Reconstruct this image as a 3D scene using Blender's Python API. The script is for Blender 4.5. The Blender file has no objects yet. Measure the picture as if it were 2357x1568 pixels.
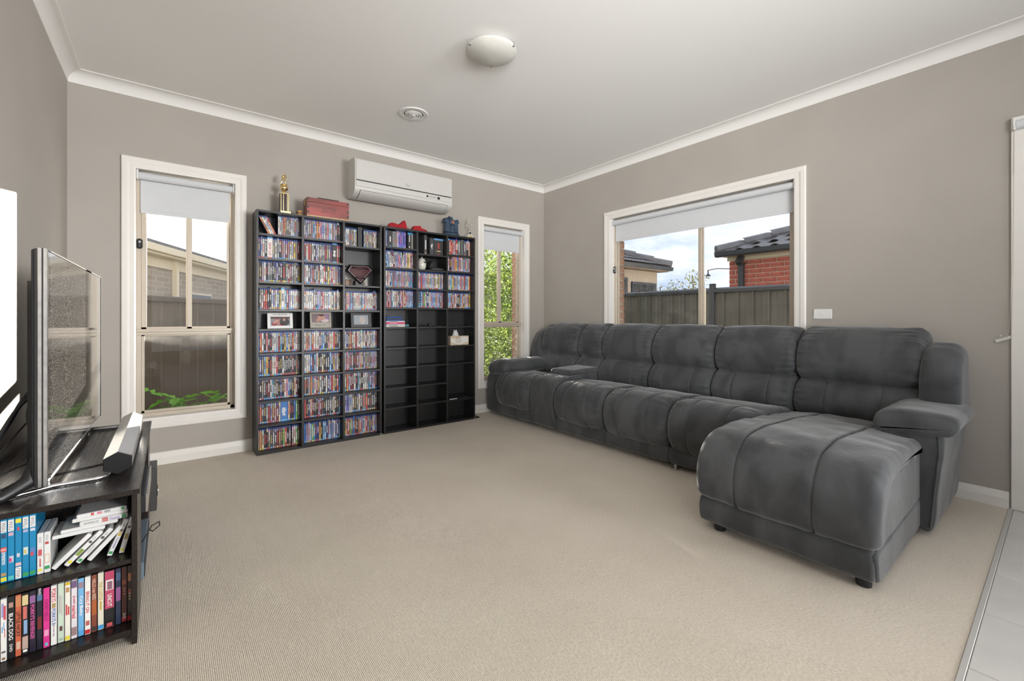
import bpy, math, random
from mathutils import Matrix, Vector, noise

# ------------------------------------------------------------------ camera, world, light
SC = bpy.context.scene
COL = SC.collection
FPX, CXP, CYP, HCAM = 1005.0, 1178.5, 730.0, 1.07
TH = math.atan(788.5 / FPX)
cam_d = bpy.data.cameras.new('camera')
cam = bpy.data.objects.new('camera', cam_d); COL.objects.link(cam)
cam_d.sensor_fit = 'HORIZONTAL'; cam_d.sensor_width = 36.0
cam_d.lens = 36.0 * FPX / 2357.0
cam_d.shift_y = (CYP - 784.0) / 2357.0
cam_d.clip_start = 0.05
cam.location = (0, 0, HCAM)
cam.rotation_euler = (math.pi / 2, 0, -TH)
SC.camera = cam
SC.view_settings.view_transform = 'Standard'
SC.view_settings.look = 'None'
SC.view_settings.gamma = 1.0
SC.view_settings.use_curve_mapping = False
SC.view_settings.exposure = 0.0

w = bpy.data.worlds.new('world'); SC.world = w; w.use_nodes = True
nt = w.node_tree; nt.nodes.clear()
_o = nt.nodes.new('ShaderNodeOutputWorld'); _b = nt.nodes.new('ShaderNodeBackground')
_tc = nt.nodes.new('ShaderNodeTexCoord'); _n = nt.nodes.new('ShaderNodeTexNoise'); _r = nt.nodes.new('ShaderNodeValToRGB')
_mp = nt.nodes.new('ShaderNodeMapping'); _mp.inputs['Scale'].default_value = (2.2, 2.2, 6.5)
nt.links.new(_tc.outputs['Generated'], _mp.inputs['Vector']); nt.links.new(_mp.outputs[0], _n.inputs['Vector'])
_n.inputs['Scale'].default_value = 1.6; _n.inputs['Detail'].default_value = 7; _n.inputs['Roughness'].default_value = .55
_r.color_ramp.elements[0].position = .36; _r.color_ramp.elements[0].color = (.47, .57, .74, 1)
_r.color_ramp.elements[1].position = .56; _r.color_ramp.elements[1].color = (.96, .97, 1, 1)
nt.links.new(_n.outputs[0], _r.inputs[0]); nt.links.new(_r.outputs[0], _b.inputs[0]); nt.links.new(_b.outputs[0], _o.inputs[0])
_b.inputs[1].default_value = 1.42

SUN_AZ, SUN_EL = math.radians(17.3), math.radians(8.8)
sun_d = bpy.data.lights.new('sun', 'SUN'); sun_d.energy = 36.0; sun_d.angle = .0093; sun_d.color = (1, .93, .82)
sun = bpy.data.objects.new('sun', sun_d); COL.objects.link(sun)
_sv = Vector((math.sin(SUN_AZ) * math.cos(SUN_EL), math.cos(SUN_AZ) * math.cos(SUN_EL), math.sin(SUN_EL)))
sun.rotation_euler = _sv.to_track_quat('Z', 'Y').to_euler(); sun.location = (2, 12, 5)

def area(name, loc, dirv, sx, sy, power, col, spread=180):
    d = bpy.data.lights.new(name, 'AREA'); d.shape = 'RECTANGLE'; d.size = sx; d.size_y = sy; d.energy = power; d.color = col; d.spread = math.radians(spread)
    o = bpy.data.objects.new(name, d); COL.objects.link(o); o.location = loc
    o.rotation_euler = Vector(dirv).to_track_quat('-Z', 'Z').to_euler(); return o
# daylight through the sliding door (right wall); added fill lamps behind the camera
area('daylight_door', (3.74, -1.6, 1.12), (-1, .9, -.05), 2.4, 1.95, 18, (1, 1, 1), 80)
area('fill_rear_low', (2.9, -4.22, 1.5), (-.45, 1, -.1), 1.4, 1.6, 24, (1, 1, 1), 45)  # added fill lamp at the unseen rear, aimed into the room
area('fill_rear', (2.9, -4.22, 1.3), (-.45, 1, .3), 1.4, 1.6, 32, (1, 1, 1), 60)  # added fill lamp, tilted up to brighten the ceiling
area('fill_left', (-.51, -2.1, 1.45), (1, 1.4, .3), 2.4, 1.5, 51, (1, 1, 1), 60)  # added fill lamp on the unseen stretch of the left wall

# ------------------------------------------------------------------ helpers
def lin(c):
    if isinstance(c, str):
        c = c.lstrip('#'); c = [int(c[i:i + 2], 16) / 255 for i in (0, 2, 4)]
        return tuple(x / 12.92 if x <= .04045 else ((x + .055) / 1.055) ** 2.4 for x in c)
    return tuple(c)

MATS = {}
def mat(name, col, rough=.5, metal=0.0, var=0.0, vscale=20, bump=0.0, bscale=80, stretch=None, sheen=0, spec=.5,
        trans=0, coat=0, col2=None, emit=None):
    if name in MATS: return MATS[name]
    m = bpy.data.materials.new(name); m.use_nodes = True; t = m.node_tree; b = t.nodes['Principled BSDF']
    c = lin(col); b.inputs['Base Color'].default_value = (*c, 1)
    b.inputs['Roughness'].default_value = rough; b.inputs['Metallic'].default_value = metal
    b.inputs['Specular IOR Level'].default_value = spec
    if sheen: b.inputs['Sheen Weight'].default_value = sheen; b.inputs['Sheen Roughness'].default_value = .4
    if coat: b.inputs['Coat Weight'].default_value = coat; b.inputs['Coat Roughness'].default_value = .08
    tc = mp = None
    if var or bump or col2:
        tc = t.nodes.new('ShaderNodeTexCoord'); mp = t.nodes.new('ShaderNodeMapping')
        t.links.new(tc.outputs['Object'], mp.inputs[0])
        if stretch: mp.inputs['Scale'].default_value = stretch
    if var or col2:
        n = t.nodes.new('ShaderNodeTexNoise'); n.inputs['Scale'].default_value = vscale; n.inputs['Detail'].default_value = 6
        r = t.nodes.new('ShaderNodeValToRGB'); r.color_ramp.elements[0].position = .35; r.color_ramp.elements[1].position = .65
        if col2:
            c0, c1 = c, lin(col2)
        else:
            c0 = tuple(x * (1 - var) for x in c); c1 = tuple(min(1, x * (1 + var)) for x in c)
        r.color_ramp.elements[0].color = (*c0, 1); r.color_ramp.elements[1].color = (*c1, 1)
        t.links.new(mp.outputs[0], n.inputs['Vector']); t.links.new(n.outputs[0], r.inputs[0]); t.links.new(r.outputs[0], b.inputs['Base Color'])
    if bump:
        n2 = t.nodes.new('ShaderNodeTexNoise'); n2.inputs['Scale'].default_value = bscale; n2.inputs['Detail'].default_value = 4
        bp = t.nodes.new('ShaderNodeBump'); bp.inputs['Strength'].default_value = bump; bp.inputs['Distance'].default_value = .004
        t.links.new(mp.outputs[0], n2.inputs['Vector']); t.links.new(n2.outputs[0], bp.inputs['Height']); t.links.new(bp.outputs[0], b.inputs['Normal'])
    if trans:
        tr = t.nodes.new('ShaderNodeBsdfTranslucent'); mx = t.nodes.new('ShaderNodeMixShader'); mx.inputs[0].default_value = trans
        tr.inputs[0].default_value = (*c, 1)
        if var or col2: t.links.new(r.outputs[0], tr.inputs[0])
        o = t.nodes['Material Output']; t.links.new(b.outputs[0], mx.inputs[1]); t.links.new(tr.outputs[0], mx.inputs[2]); t.links.new(mx.outputs[0], o.inputs[0])
    MATS[name] = m
    return m

def vcol_mat(name, rough=.4, coat=0):
    m = bpy.data.materials.new(name); m.use_nodes = True; t = m.node_tree; b = t.nodes['Principled BSDF']
    a = t.nodes.new('ShaderNodeVertexColor'); a.layer_name = 'Col'
    t.links.new(a.outputs[0], b.inputs['Base Color']); b.inputs['Roughness'].default_value = rough
    if coat: b.inputs['Coat Weight'].default_value = coat; b.inputs['Coat Roughness'].default_value = .1
    MATS[name] = m; return m

class MB:
    def __init__(s): s.v = []; s.f = []; s.m = []; s.c = []; s.M = None; s.col = None; s.mi = 0
    def add(s, vs, fs):
        n = len(s.v)
        for p in vs: s.v.append(tuple(s.M @ Vector(p)) if s.M else tuple(p))
        for f in fs:
            s.f.append(tuple(i + n for i in f)); s.m.append(s.mi); s.c.append(s.col)
        return s
    def box(s, x0, x1, y0, y1, z0, z1, c=0.0):
        if c <= 0:
            vs = [(x, y, z) for x in (x0, x1) for y in (y0, y1) for z in (z0, z1)]
            return s.add(vs, [(0, 1, 3, 2), (4, 6, 7, 5), (0, 4, 5, 1), (2, 3, 7, 6), (0, 2, 6, 4), (1, 5, 7, 3)])
        c = min(c, (x1 - x0) * .45, (y1 - y0) * .45, (z1 - z0) * .45)
        vs = []; ix = {}
        for i, x in enumerate((x0, x1)):
            for j, y in enumerate((y0, y1)):
                for k, z in enumerate((z0, z1)):
                    sx, sy, sz = (1 if i == 0 else -1), (1 if j == 0 else -1), (1 if k == 0 else -1)
                    for ax in range(3):
                        p = [x + sx * c, y + sy * c, z + sz * c]; p[ax] = (x, y, z)[ax]
                        ix[i, j, k, ax] = len(vs); vs.append(tuple(p))
        fs = []
        for k in (0, 1):
            fs += [tuple(ix[q[0], q[1], k, 2] for q in ((0, 0), (1, 0), (1, 1), (0, 1)))]
            fs += [tuple(ix[k, q[0], q[1], 0] for q in ((0, 0), (1, 0), (1, 1), (0, 1)))]
            fs += [tuple(ix[q[0], k, q[1], 1] for q in ((0, 0), (1, 0), (1, 1), (0, 1)))]
        for a in (0, 1):
            for b in (0, 1):
                fs += [(ix[0, a, b, 1], ix[1, a, b, 1], ix[1, a, b, 2], ix[0, a, b, 2])]
                fs += [(ix[a, 0, b, 0], ix[a, 1, b, 0], ix[a, 1, b, 2], ix[a, 0, b, 2])]
                fs += [(ix[a, b, 0, 0], ix[a, b, 1, 0], ix[a, b, 1, 1], ix[a, b, 0, 1])]
                for k in (0, 1): fs += [(ix[a, b, k, 0], ix[a, b, k, 1], ix[a, b, k, 2])]
        return s.add(vs, fs)
    def loft(s, loops, cap=True, closed=True):
        n = len(loops[0]); vs = [p for l in loops for p in l]; fs = []
        for i in range(len(loops) - 1):
            for j in range(n if closed else n - 1):
                k = (j + 1) % n
                fs.append((i * n + j, i * n + k, (i + 1) * n + k, (i + 1) * n + j))
        if cap and closed:
            fs.append(tuple(range(n))); fs.append(tuple((len(loops) - 1) * n + j for j in reversed(range(n))))
        return s.add(vs, fs)
    def prism(s, poly, axis, a0, a1):
        def P(u, v, a): return {'x': (a, u, v), 'y': (u, a, v), 'z': (u, v, a)}[axis]
        return s.loft([[P(u, v, a0) for u, v in poly], [P(u, v, a1) for u, v in poly]])
    def tube(s, path, r, n=8, cap=True, rs=None):
        path = [Vector(p) for p in path]; loops = []; t0 = (path[1] - path[0]).normalized()
        up = Vector((0, 0, 1)) if abs(t0.z) < .9 else Vector((1, 0, 0)); nrm = t0.cross(up).normalized()
        for i, p in enumerate(path):
            a = path[max(0, i - 1)]; b = path[min(len(path) - 1, i + 1)]; t = (b - a).normalized()
            nrm = (nrm - t * nrm.dot(t)).normalized(); bn = t.cross(nrm); rr = rs[i] if rs else r
            loops.append([tuple(p + (nrm * math.cos(q) + bn * math.sin(q)) * rr) for q in [2 * math.pi * j / n for j in range(n)]])
        return s.loft(loops, cap)
    def cyl(s, p0, p1, r, n=16, r1=None): return s.tube([p0, p1], r, n, True, [r, r if r1 is None else r1])
    def lathe(s, prof, o=(0, 0, 0), n=24):
        return s.loft([[(o[0] + r * math.cos(2 * math.pi * j / n), o[1] + r * math.sin(2 * math.pi * j / n), o[2] + z) for j in range(n)] for r, z in prof])
    def sphere(s, c, rx, ry=None, rz=None, n=12, k=8):
        ry = ry or rx; rz = rz or rx
        return s.loft([[(c[0] + rx * math.sin(t) * math.cos(2 * math.pi * j / n), c[1] + ry * math.sin(t) * math.sin(2 * math.pi * j / n), c[2] + rz * math.cos(t)) for j in range(n)]
                       for t in [math.pi * (.02 + .96 * i / k) for i in range(k + 1)]])
    def build(s, name, mats, parent=None, smooth=False, fix=True):
        me = bpy.data.meshes.new(name); me.from_pydata(s.v, [], s.f)
        for m in (mats if isinstance(mats, (list, tuple)) else [mats]): me.materials.append(m)
        me.polygons.foreach_set('material_index', s.m)
        if any(c is not None for c in s.c):
            a = me.color_attributes.new('Col', 'FLOAT_COLOR', 'CORNER'); buf = []
            for f, c in zip(s.f, s.c):
                q = list(c or (1, 1, 1)) + [1.0]; buf += q * len(f)
            a.data.foreach_set('color', buf)
        if fix:
            import bmesh
            bm = bmesh.new(); bm.from_mesh(me); bmesh.ops.recalc_face_normals(bm, faces=bm.faces); bm.to_mesh(me); bm.free()
        if smooth:
            me.polygons.foreach_set('use_smooth', [True] * len(me.polygons))
            if smooth != 'all': me.set_sharp_from_angle(angle=math.radians(38 if smooth is True else smooth))
        me.update()
        return put(name, me, parent)

def put(name, me, parent=None):
    o = bpy.data.objects.new(name, me); COL.objects.link(o)
    if parent is not None:
        o.parent = parent; o.matrix_parent_inverse = Matrix.Translation(-parent.location)
    return o
def tag(o, label=None, cat=None, group=None, kind=None):
    for k, v in (('label', label), ('category', cat), ('group', group), ('kind', kind)):
        if v: o[k] = v
    return o
def thing(name, loc, label=None, cat=None, group=None, kind=None):
    o = bpy.data.objects.new(name, None); COL.objects.link(o); o.location = loc; o.empty_display_size = .05
    return tag(o, label, cat, group, kind)
def struct(o): o['kind'] = 'structure'; return o
def B(name, m, parent, *bx, c=.002, smooth=False):
    mb = MB()
    for b in bx: mb.box(*b, c=c)
    return mb.build(name, m, parent, smooth)

_TXT = {}
def text_mesh(txt, height, width=None, bold=0.0, shear=0.0):
    """flat lettering in the local xy plane, centred on the origin; returns list of verts / faces"""
    key = (txt, bold, shear)
    if key not in _TXT:
        cu = bpy.data.curves.new('lettering', 'FONT'); cu.body = txt; cu.resolution_u = 2; cu.offset = bold; cu.shear = shear
        ob = bpy.data.objects.new('lettering_tmp', cu); COL.objects.link(ob)
        dg = bpy.context.evaluated_depsgraph_get()
        me = bpy.data.meshes.new_from_object(ob.evaluated_get(dg))
        vs = [tuple(v.co) for v in me.vertices]; fs = [tuple(p.vertices) for p in me.polygons]
        bpy.data.objects.remove(ob); bpy.data.curves.remove(cu); bpy.data.meshes.remove(me)
        x0, x1 = min(v[0] for v in vs), max(v[0] for v in vs); y0, y1 = min(v[1] for v in vs), max(v[1] for v in vs)
        _TXT[key] = ([((v[0] - (x0 + x1) / 2) / (x1 - x0), (v[1] - (y0 + y1) / 2) / (y1 - y0)) for v in vs], fs, (x1 - x0) / (y1 - y0))
    vs, fs, asp = _TXT[key]
    wd = width or height * asp
    return [(x * wd, y * height, 0) for x, y in vs], fs
def text(mb, txt, M, height, width=None, bold=0.0, shear=0.0):
    old = mb.M; mb.M = M; v, f = text_mesh(txt, height, width, bold, shear); mb.add(v, f); mb.M = old
# frame facing -Y: local x -> world X, local y -> world Z, normal -> -Y
def face_ny(x, y, z, rot=0.0): return Matrix.Translation((x, y, z)) @ Matrix.Rotation(math.pi / 2, 4, 'X') @ Matrix.Rotation(rot, 4, 'Z')

ORD = ['first', 'second', 'third', 'fourth', 'fifth', 'sixth', 'seventh', 'eighth', 'ninth', 'tenth', 'eleventh', 'twelfth', 'thirteenth',
       'fourteenth', 'fifteenth', 'sixteenth', 'seventeenth', 'eighteenth', 'nineteenth', 'twentieth', 'twenty-first', 'twenty-second', 'twenty-third', 'twenty-fourth']

# ------------------------------------------------------------------ materials
M_wall = mat('wall_paint', (.385, .354, .314), .7, var=.02, vscale=3, bump=.04, bscale=300)
M_ceil = mat('ceiling_paint', (.86, .85, .83), .85, bump=.03, bscale=200)
M_trim = mat('trim_gloss_white', (.76, .73, .685), .32, var=.015, vscale=6)
M_alu = mat('beige_aluminium', (.50, .435, .35), .38, metal=.15, var=.03, vscale=8)
M_blind = mat('blind_fabric', (.60, .612, .625), .85, var=.01, bump=.05, bscale=700)
M_blackw = mat('black_wood', (.012, .0118, .0115), .38, var=.25, vscale=7, bump=.05, bscale=60, stretch=(20, 1, 1))
M_blackp = mat('black_plastic', (.012, .012, .013), .4, bump=.02)
M_chrome = mat('chrome', (.75, .75, .76), .18, 1.0)
M_steel = mat('brushed_steel', (.62, .61, .6), .3, 1.0, var=.1, vscale=40)
M_gold = mat('gold_plate', (.85, .68, .36), .22, 1.0)
M_silver = mat('silver_plate', (.82, .80, .72), .25, 1.0)
M_white = mat('white_plastic', (.75, .745, .72), .4, var=.01)
M_rubber = mat('black_rubber', (.015, .015, .016), .55)
M_case = vcol_mat('printed_case', .5, coat=.06)
M_print = vcol_mat('flat_print', .55)

def carpet_mat():
    m = mat('beige_loop_carpet', (.43, .362, .287), .95, sheen=.15); t = m.node_tree; b = t.nodes['Principled BSDF']
    tc = t.nodes.new('ShaderNodeTexCoord')
    wv = t.nodes.new('ShaderNodeTexWave'); wv.wave_type = 'BANDS'; wv.bands_direction = 'X'; wv.inputs['Scale'].default_value = 62
    wv.inputs['Distortion'].default_value = .6; wv.inputs['Detail'].default_value = 1; wv.inputs['Detail Scale'].default_value = 8
    mp = t.nodes.new('ShaderNodeMapping'); mp.inputs['Scale'].default_value = (1, .55, 1)
    n = t.nodes.new('ShaderNodeTexNoise'); n.inputs['Scale'].default_value = 190; n.inputs['Detail'].default_value = 2
    n2 = t.nodes.new('ShaderNodeTexNoise'); n2.inputs['Scale'].default_value = 2.2; n2.inputs['Detail'].default_value = 5
    t.links.new(tc.outputs['Object'], wv.inputs[0]); t.links.new(tc.outputs['Object'], mp.inputs[0]); t.links.new(mp.outputs[0], n.inputs[0]); t.links.new(tc.outputs['Object'], n2.inputs[0])
    ad = t.nodes.new('ShaderNodeMath'); ad.operation = 'MULTIPLY_ADD'; ad.inputs[1].default_value = .42; t.links.new(wv.outputs[1], ad.inputs[0]); t.links.new(n.outputs[0], ad.inputs[2])
    r = t.nodes.new('ShaderNodeValToRGB'); r.color_ramp.elements[0].position = .3; r.color_ramp.elements[1].position = 1.0
    r.color_ramp.elements[0].color = (.555, .488, .395, 1); r.color_ramp.elements[1].color = (.815, .728, .610, 1)
    t.links.new(ad.outputs[0], r.inputs[0])
    mx = t.nodes.new('ShaderNodeMix'); mx.data_type = 'RGBA'; mx.blend_type = 'MULTIPLY'; mx.inputs[0].default_value = .35
    r2 = t.nodes.new('ShaderNodeValToRGB'); r2.color_ramp.elements[0].position = .35; r2.color_ramp.elements[0].color = (.82, .8, .78, 1); r2.color_ramp.elements[1].position = .65
    t.links.new(n2.outputs[0], r2.inputs[0]); t.links.new(r.outputs[0], mx.inputs[6]); t.links.new(r2.outputs[0], mx.inputs[7]); t.links.new(mx.outputs[2], b.inputs['Base Color'])
    bp = t.nodes.new('ShaderNodeBump'); bp.inputs['Strength'].default_value = .55; bp.inputs['Distance'].default_value = .006
    t.links.new(ad.outputs[0], bp.inputs['Height']); t.links.new(bp.outputs[0], b.inputs['Normal'])
    return m
M_carpet = carpet_mat()

def glass_mat(name, dirt=0.0, dscale=40, spots=0.0, zlo=None, zhi=None, axis='Z'):
    """thin pane: clear, faint reflection, plus a film of dried dust and drops lying on the glass"""
    m = bpy.data.materials.new(name); m.use_nodes = True; t = m.node_tree; t.nodes.clear()
    o = t.nodes.new('ShaderNodeOutputMaterial'); tr = t.nodes.new('ShaderNodeBsdfTransparent'); gl = t.nodes.new('ShaderNodeBsdfGlossy'); gl.inputs['Roughness'].default_value = .01
    fr = t.nodes.new('ShaderNodeFresnel'); fr.inputs[0].default_value = 1.35; mx = t.nodes.new('ShaderNodeMixShader')
    t.links.new(fr.outputs[0], mx.inputs[0]); t.links.new(tr.outputs[0], mx.inputs[1]); t.links.new(gl.outputs[0], mx.inputs[2]); last = mx
    if dirt or spots:
        tc = t.nodes.new('ShaderNodeTexCoord'); df = t.nodes.new('ShaderNodeBsdfDiffuse'); tl = t.nodes.new('ShaderNodeBsdfTranslucent'); m2 = t.nodes.new('ShaderNodeMixShader'); m2.inputs[0].default_value = .6
        for q in (df, tl): q.inputs[0].default_value = (.85, .83, .78, 1)
        t.links.new(df.outputs[0], m2.inputs[1]); t.links.new(tl.outputs[0], m2.inputs[2])
        n = t.nodes.new('ShaderNodeTexNoise'); n.inputs['Scale'].default_value = 5; n.inputs['Detail'].default_value = 8; n.inputs['Roughness'].default_value = .7
        t.links.new(tc.outputs['Object'], n.inputs[0])
        r = t.nodes.new('ShaderNodeValToRGB'); r.color_ramp.elements[0].position = .42; r.color_ramp.elements[1].position = .75
        r.color_ramp.elements[0].color = (dirt * .25,) * 3 + (1,); r.color_ramp.elements[1].color = (dirt,) * 3 + (1,)
        t.links.new(n.outputs[0], r.inputs[0]); fac = r.outputs[0]
        if spots:
            v = t.nodes.new('ShaderNodeTexVoronoi'); v.inputs['Scale'].default_value = dscale; t.links.new(tc.outputs['Object'], v.inputs[0])
            r3 = t.nodes.new('ShaderNodeValToRGB'); r3.color_ramp.elements[0].position = .06; r3.color_ramp.elements[0].color = (spots,) * 3 + (1,)
            r3.color_ramp.elements[1].position = .13; r3.color_ramp.elements[1].color = (0, 0, 0, 1)
            t.links.new(v.outputs['Distance'], r3.inputs[0])
            # only some of the cells carry a drop
            sp = t.nodes.new('ShaderNodeSeparateColor'); t.links.new(v.outputs['Color'], sp.inputs[0])
            gt = t.nodes.new('ShaderNodeMath'); gt.operation = 'GREATER_THAN'; gt.inputs[1].default_value = .72; t.links.new(sp.outputs[0], gt.inputs[0])
            ml = t.nodes.new('ShaderNodeMath'); ml.operation = 'MULTIPLY'; t.links.new(r3.outputs[0], ml.inputs[0]); t.links.new(gt.outputs[0], ml.inputs[1])
            mm = t.nodes.new('ShaderNodeMath'); mm.operation = 'MAXIMUM'; t.links.new(ml.outputs[0], mm.inputs[0]); t.links.new(fac, mm.inputs[1]); fac = mm.outputs[0]
        if zlo is not None:   # dust gathers towards one edge of the pane
            sx = t.nodes.new('ShaderNodeSeparateXYZ'); t.links.new(tc.outputs['Object'], sx.inputs[0])
            mr = t.nodes.new('ShaderNodeMapRange'); mr.inputs[1].default_value = zlo; mr.inputs[2].default_value = zhi; mr.inputs[3].default_value = 1.0; mr.inputs[4].default_value = .025
            t.links.new(sx.outputs['Z'], mr.inputs[0]); m4 = t.nodes.new('ShaderNodeMath'); m4.operation = 'MULTIPLY'; t.links.new(mr.outputs[0], m4.inputs[0]); t.links.new(fac, m4.inputs[1]); fac = m4.outputs[0]
        m3 = t.nodes.new('ShaderNodeMixShader'); t.links.new(fac, m3.inputs[0]); t.links.new(mx.outputs[0], m3.inputs[1]); t.links.new(m2.outputs[0], m3.inputs[2]); last = m3
    t.links.new(last.outputs[0], o.inputs[0]); return m
M_glass = glass_mat('clear_glass')
M_glass_dusty = glass_mat('dusty_glass', .007, 60, .05)
M_glass_low = glass_mat('dusty_glass_top_edge', .05, 70, .12, .93, .83)
M_glass_drops = glass_mat('glass_with_drops', .04, 55, .8, 1.0, 1.30)

# ------------------------------------------------------------------ room shell
XL, XR, YA, YR, ZC = -.53, 3.70, 4.07, -4.3, 2.70
W1 = (-.186, .408, .345, 2.121); W2 = (2.784, 3.377, .345, 2.118); W3 = (1.272, 3.016, .94, 2.111)
DOOR = (-2.70, .12, 0.0, 2.10)

def wall_with_holes(name, axis, a0, a1, holes, d0, d1, m, z0=0.0, z1=ZC + .12):
    e = .0115; mb = MB(); cuts = sorted((h[0] - e, h[1] + e, h[2] - e, h[3] + e) for h in holes)
    def bx(u0, u1, zz0, zz1):
        if u1 - u0 < 1e-4 or zz1 - zz0 < 1e-4: return
        if axis == 'x': mb.box(u0, u1, d0, d1, zz0, zz1)
        else: mb.box(d0, d1, u0, u1, zz0, zz1)
    u = a0
    for h in cuts:
        bx(u, h[0], z0, z1); bx(h[0], h[1], z0, h[2]); bx(h[0], h[1], h[3], z1); u = h[1]
    bx(u, a1, z0, z1)
    return struct(mb.build(name, m))
wall_with_holes('wall_back', 'x', XL - .1, XR + .1, [W1, W2], YA, YA + .10, M_wall)
wall_with_holes('wall_right', 'y', YR, YA, [DOOR, W3], XR, XR + .10, M_wall)
wall_with_holes('wall_left', 'y', YR, YA, [(-3.3, -.9, .7, 2.2)], XL - .10, XL, M_wall)
wall_with_holes('wall_rear', 'x', XL - .1, XR + .1, [(-.3, 3.5, .30, 2.35)], YR - .10, YR, M_wall)
struct(B('ceiling', M_ceil, None, (XL - .1, XR + .1, YR - .1, YA + .1, ZC, ZC + .1), c=0))
struct(B('floor', M_carpet, None, (XL - .02, XR + .02, .205, YA + .02, -.06, 0), c=.003))

# tiled floor of the open-plan part, tile by tile where the photograph shows it
M_tile = mat('pale_grey_tile', (.62, .60, .575), .28, var=.06, vscale=5)
M_grout = mat('grout', (.42, .40, .38), .8)
tf = struct(thing('floor_tiled', (1.5, -2, 0)))
B('grout_bed', M_grout, tf, (XL, XR + .12, YR, .19, -.06, -.006), c=0)
TL = MB().box(-.1985, .1985, -.1985, .1985, -.012, -.001, c=.002)
_t0 = TL.build('tile', M_tile, tf); _t0.location = (3.32, -.01, 0); _tm = _t0.data
for i in range(-1, 11):
    for j in range(0, 10):
        if (i, j) == (0, 0): continue
        cx, cy = 3.32 - i * .4, -.01 - j * .4
        if cx < XL + .05 or cx > 3.75: continue
        o = put('tile', _tm, tf); o.location = (cx, cy, 0)
B('carpet_edge_strip', mat('edge_strip', (.60, .59, .56), .4, metal=.3), tf, (XL, XR, .19, .206, -.02, .003), c=.001)

# cornice and skirting
def cove(name, path_axis, a0, a1, base, sgn):
    prof = [(0, -.078), (.004, -.078)] + [(.004 + .060 * (1 - math.cos(q)), -.074 + .066 * math.sin(q)) for q in [math.pi / 2 * k / 8 for k in range(9)]] + [(.072, -.005), (.072, 0), (0, 0)]
    prof = [(u, v) for u, v in prof]
    mb = MB()
    if path_axis == 'x': mb.loft([[(a0 + (u if a0 > 0 or True else 0) * 0, base + sgn * u, ZC + v) for u, v in prof], [(a1, base + sgn * u, ZC + v) for u, v in prof]])
    else: mb.loft([[(base + sgn * u, a0, ZC + v) for u, v in prof], [(base + sgn * u, a1, ZC + v) for u, v in prof]])
    return struct(mb.build(name, M_trim_c, None, 30))
M_trim_c = mat('cornice_white', (.74, .72, .69), .75)
cove('trim_1', 'x', XL, XR, YA, -1); cove('trim_2', 'y', YR, YA, XR, -1); cove('trim_3', 'y', YR, YA, XL, 1)
def skirt(name, axis, a0, a1, base, sgn):
    prof = [(0, 0), (.016, 0), (.016, .052), (.006, .086), (0, .090)]
    mb = MB()
    if axis == 'x': mb.loft([[(a, base + sgn * u, v) for u, v in prof] for a in (a0, a1)])
    else: mb.loft([[(base + sgn * u, a, v) for u, v in prof] for a in (a0, a1)])
    return struct(mb.build(name, M_trim))
skirt('baseboard_back', 'x', XL, XR, YA, -1); skirt('baseboard_right', 'y', .205, YA, XR, -1); skirt('baseboard_left', 'y', YR, YA, XL, 1)

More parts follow.
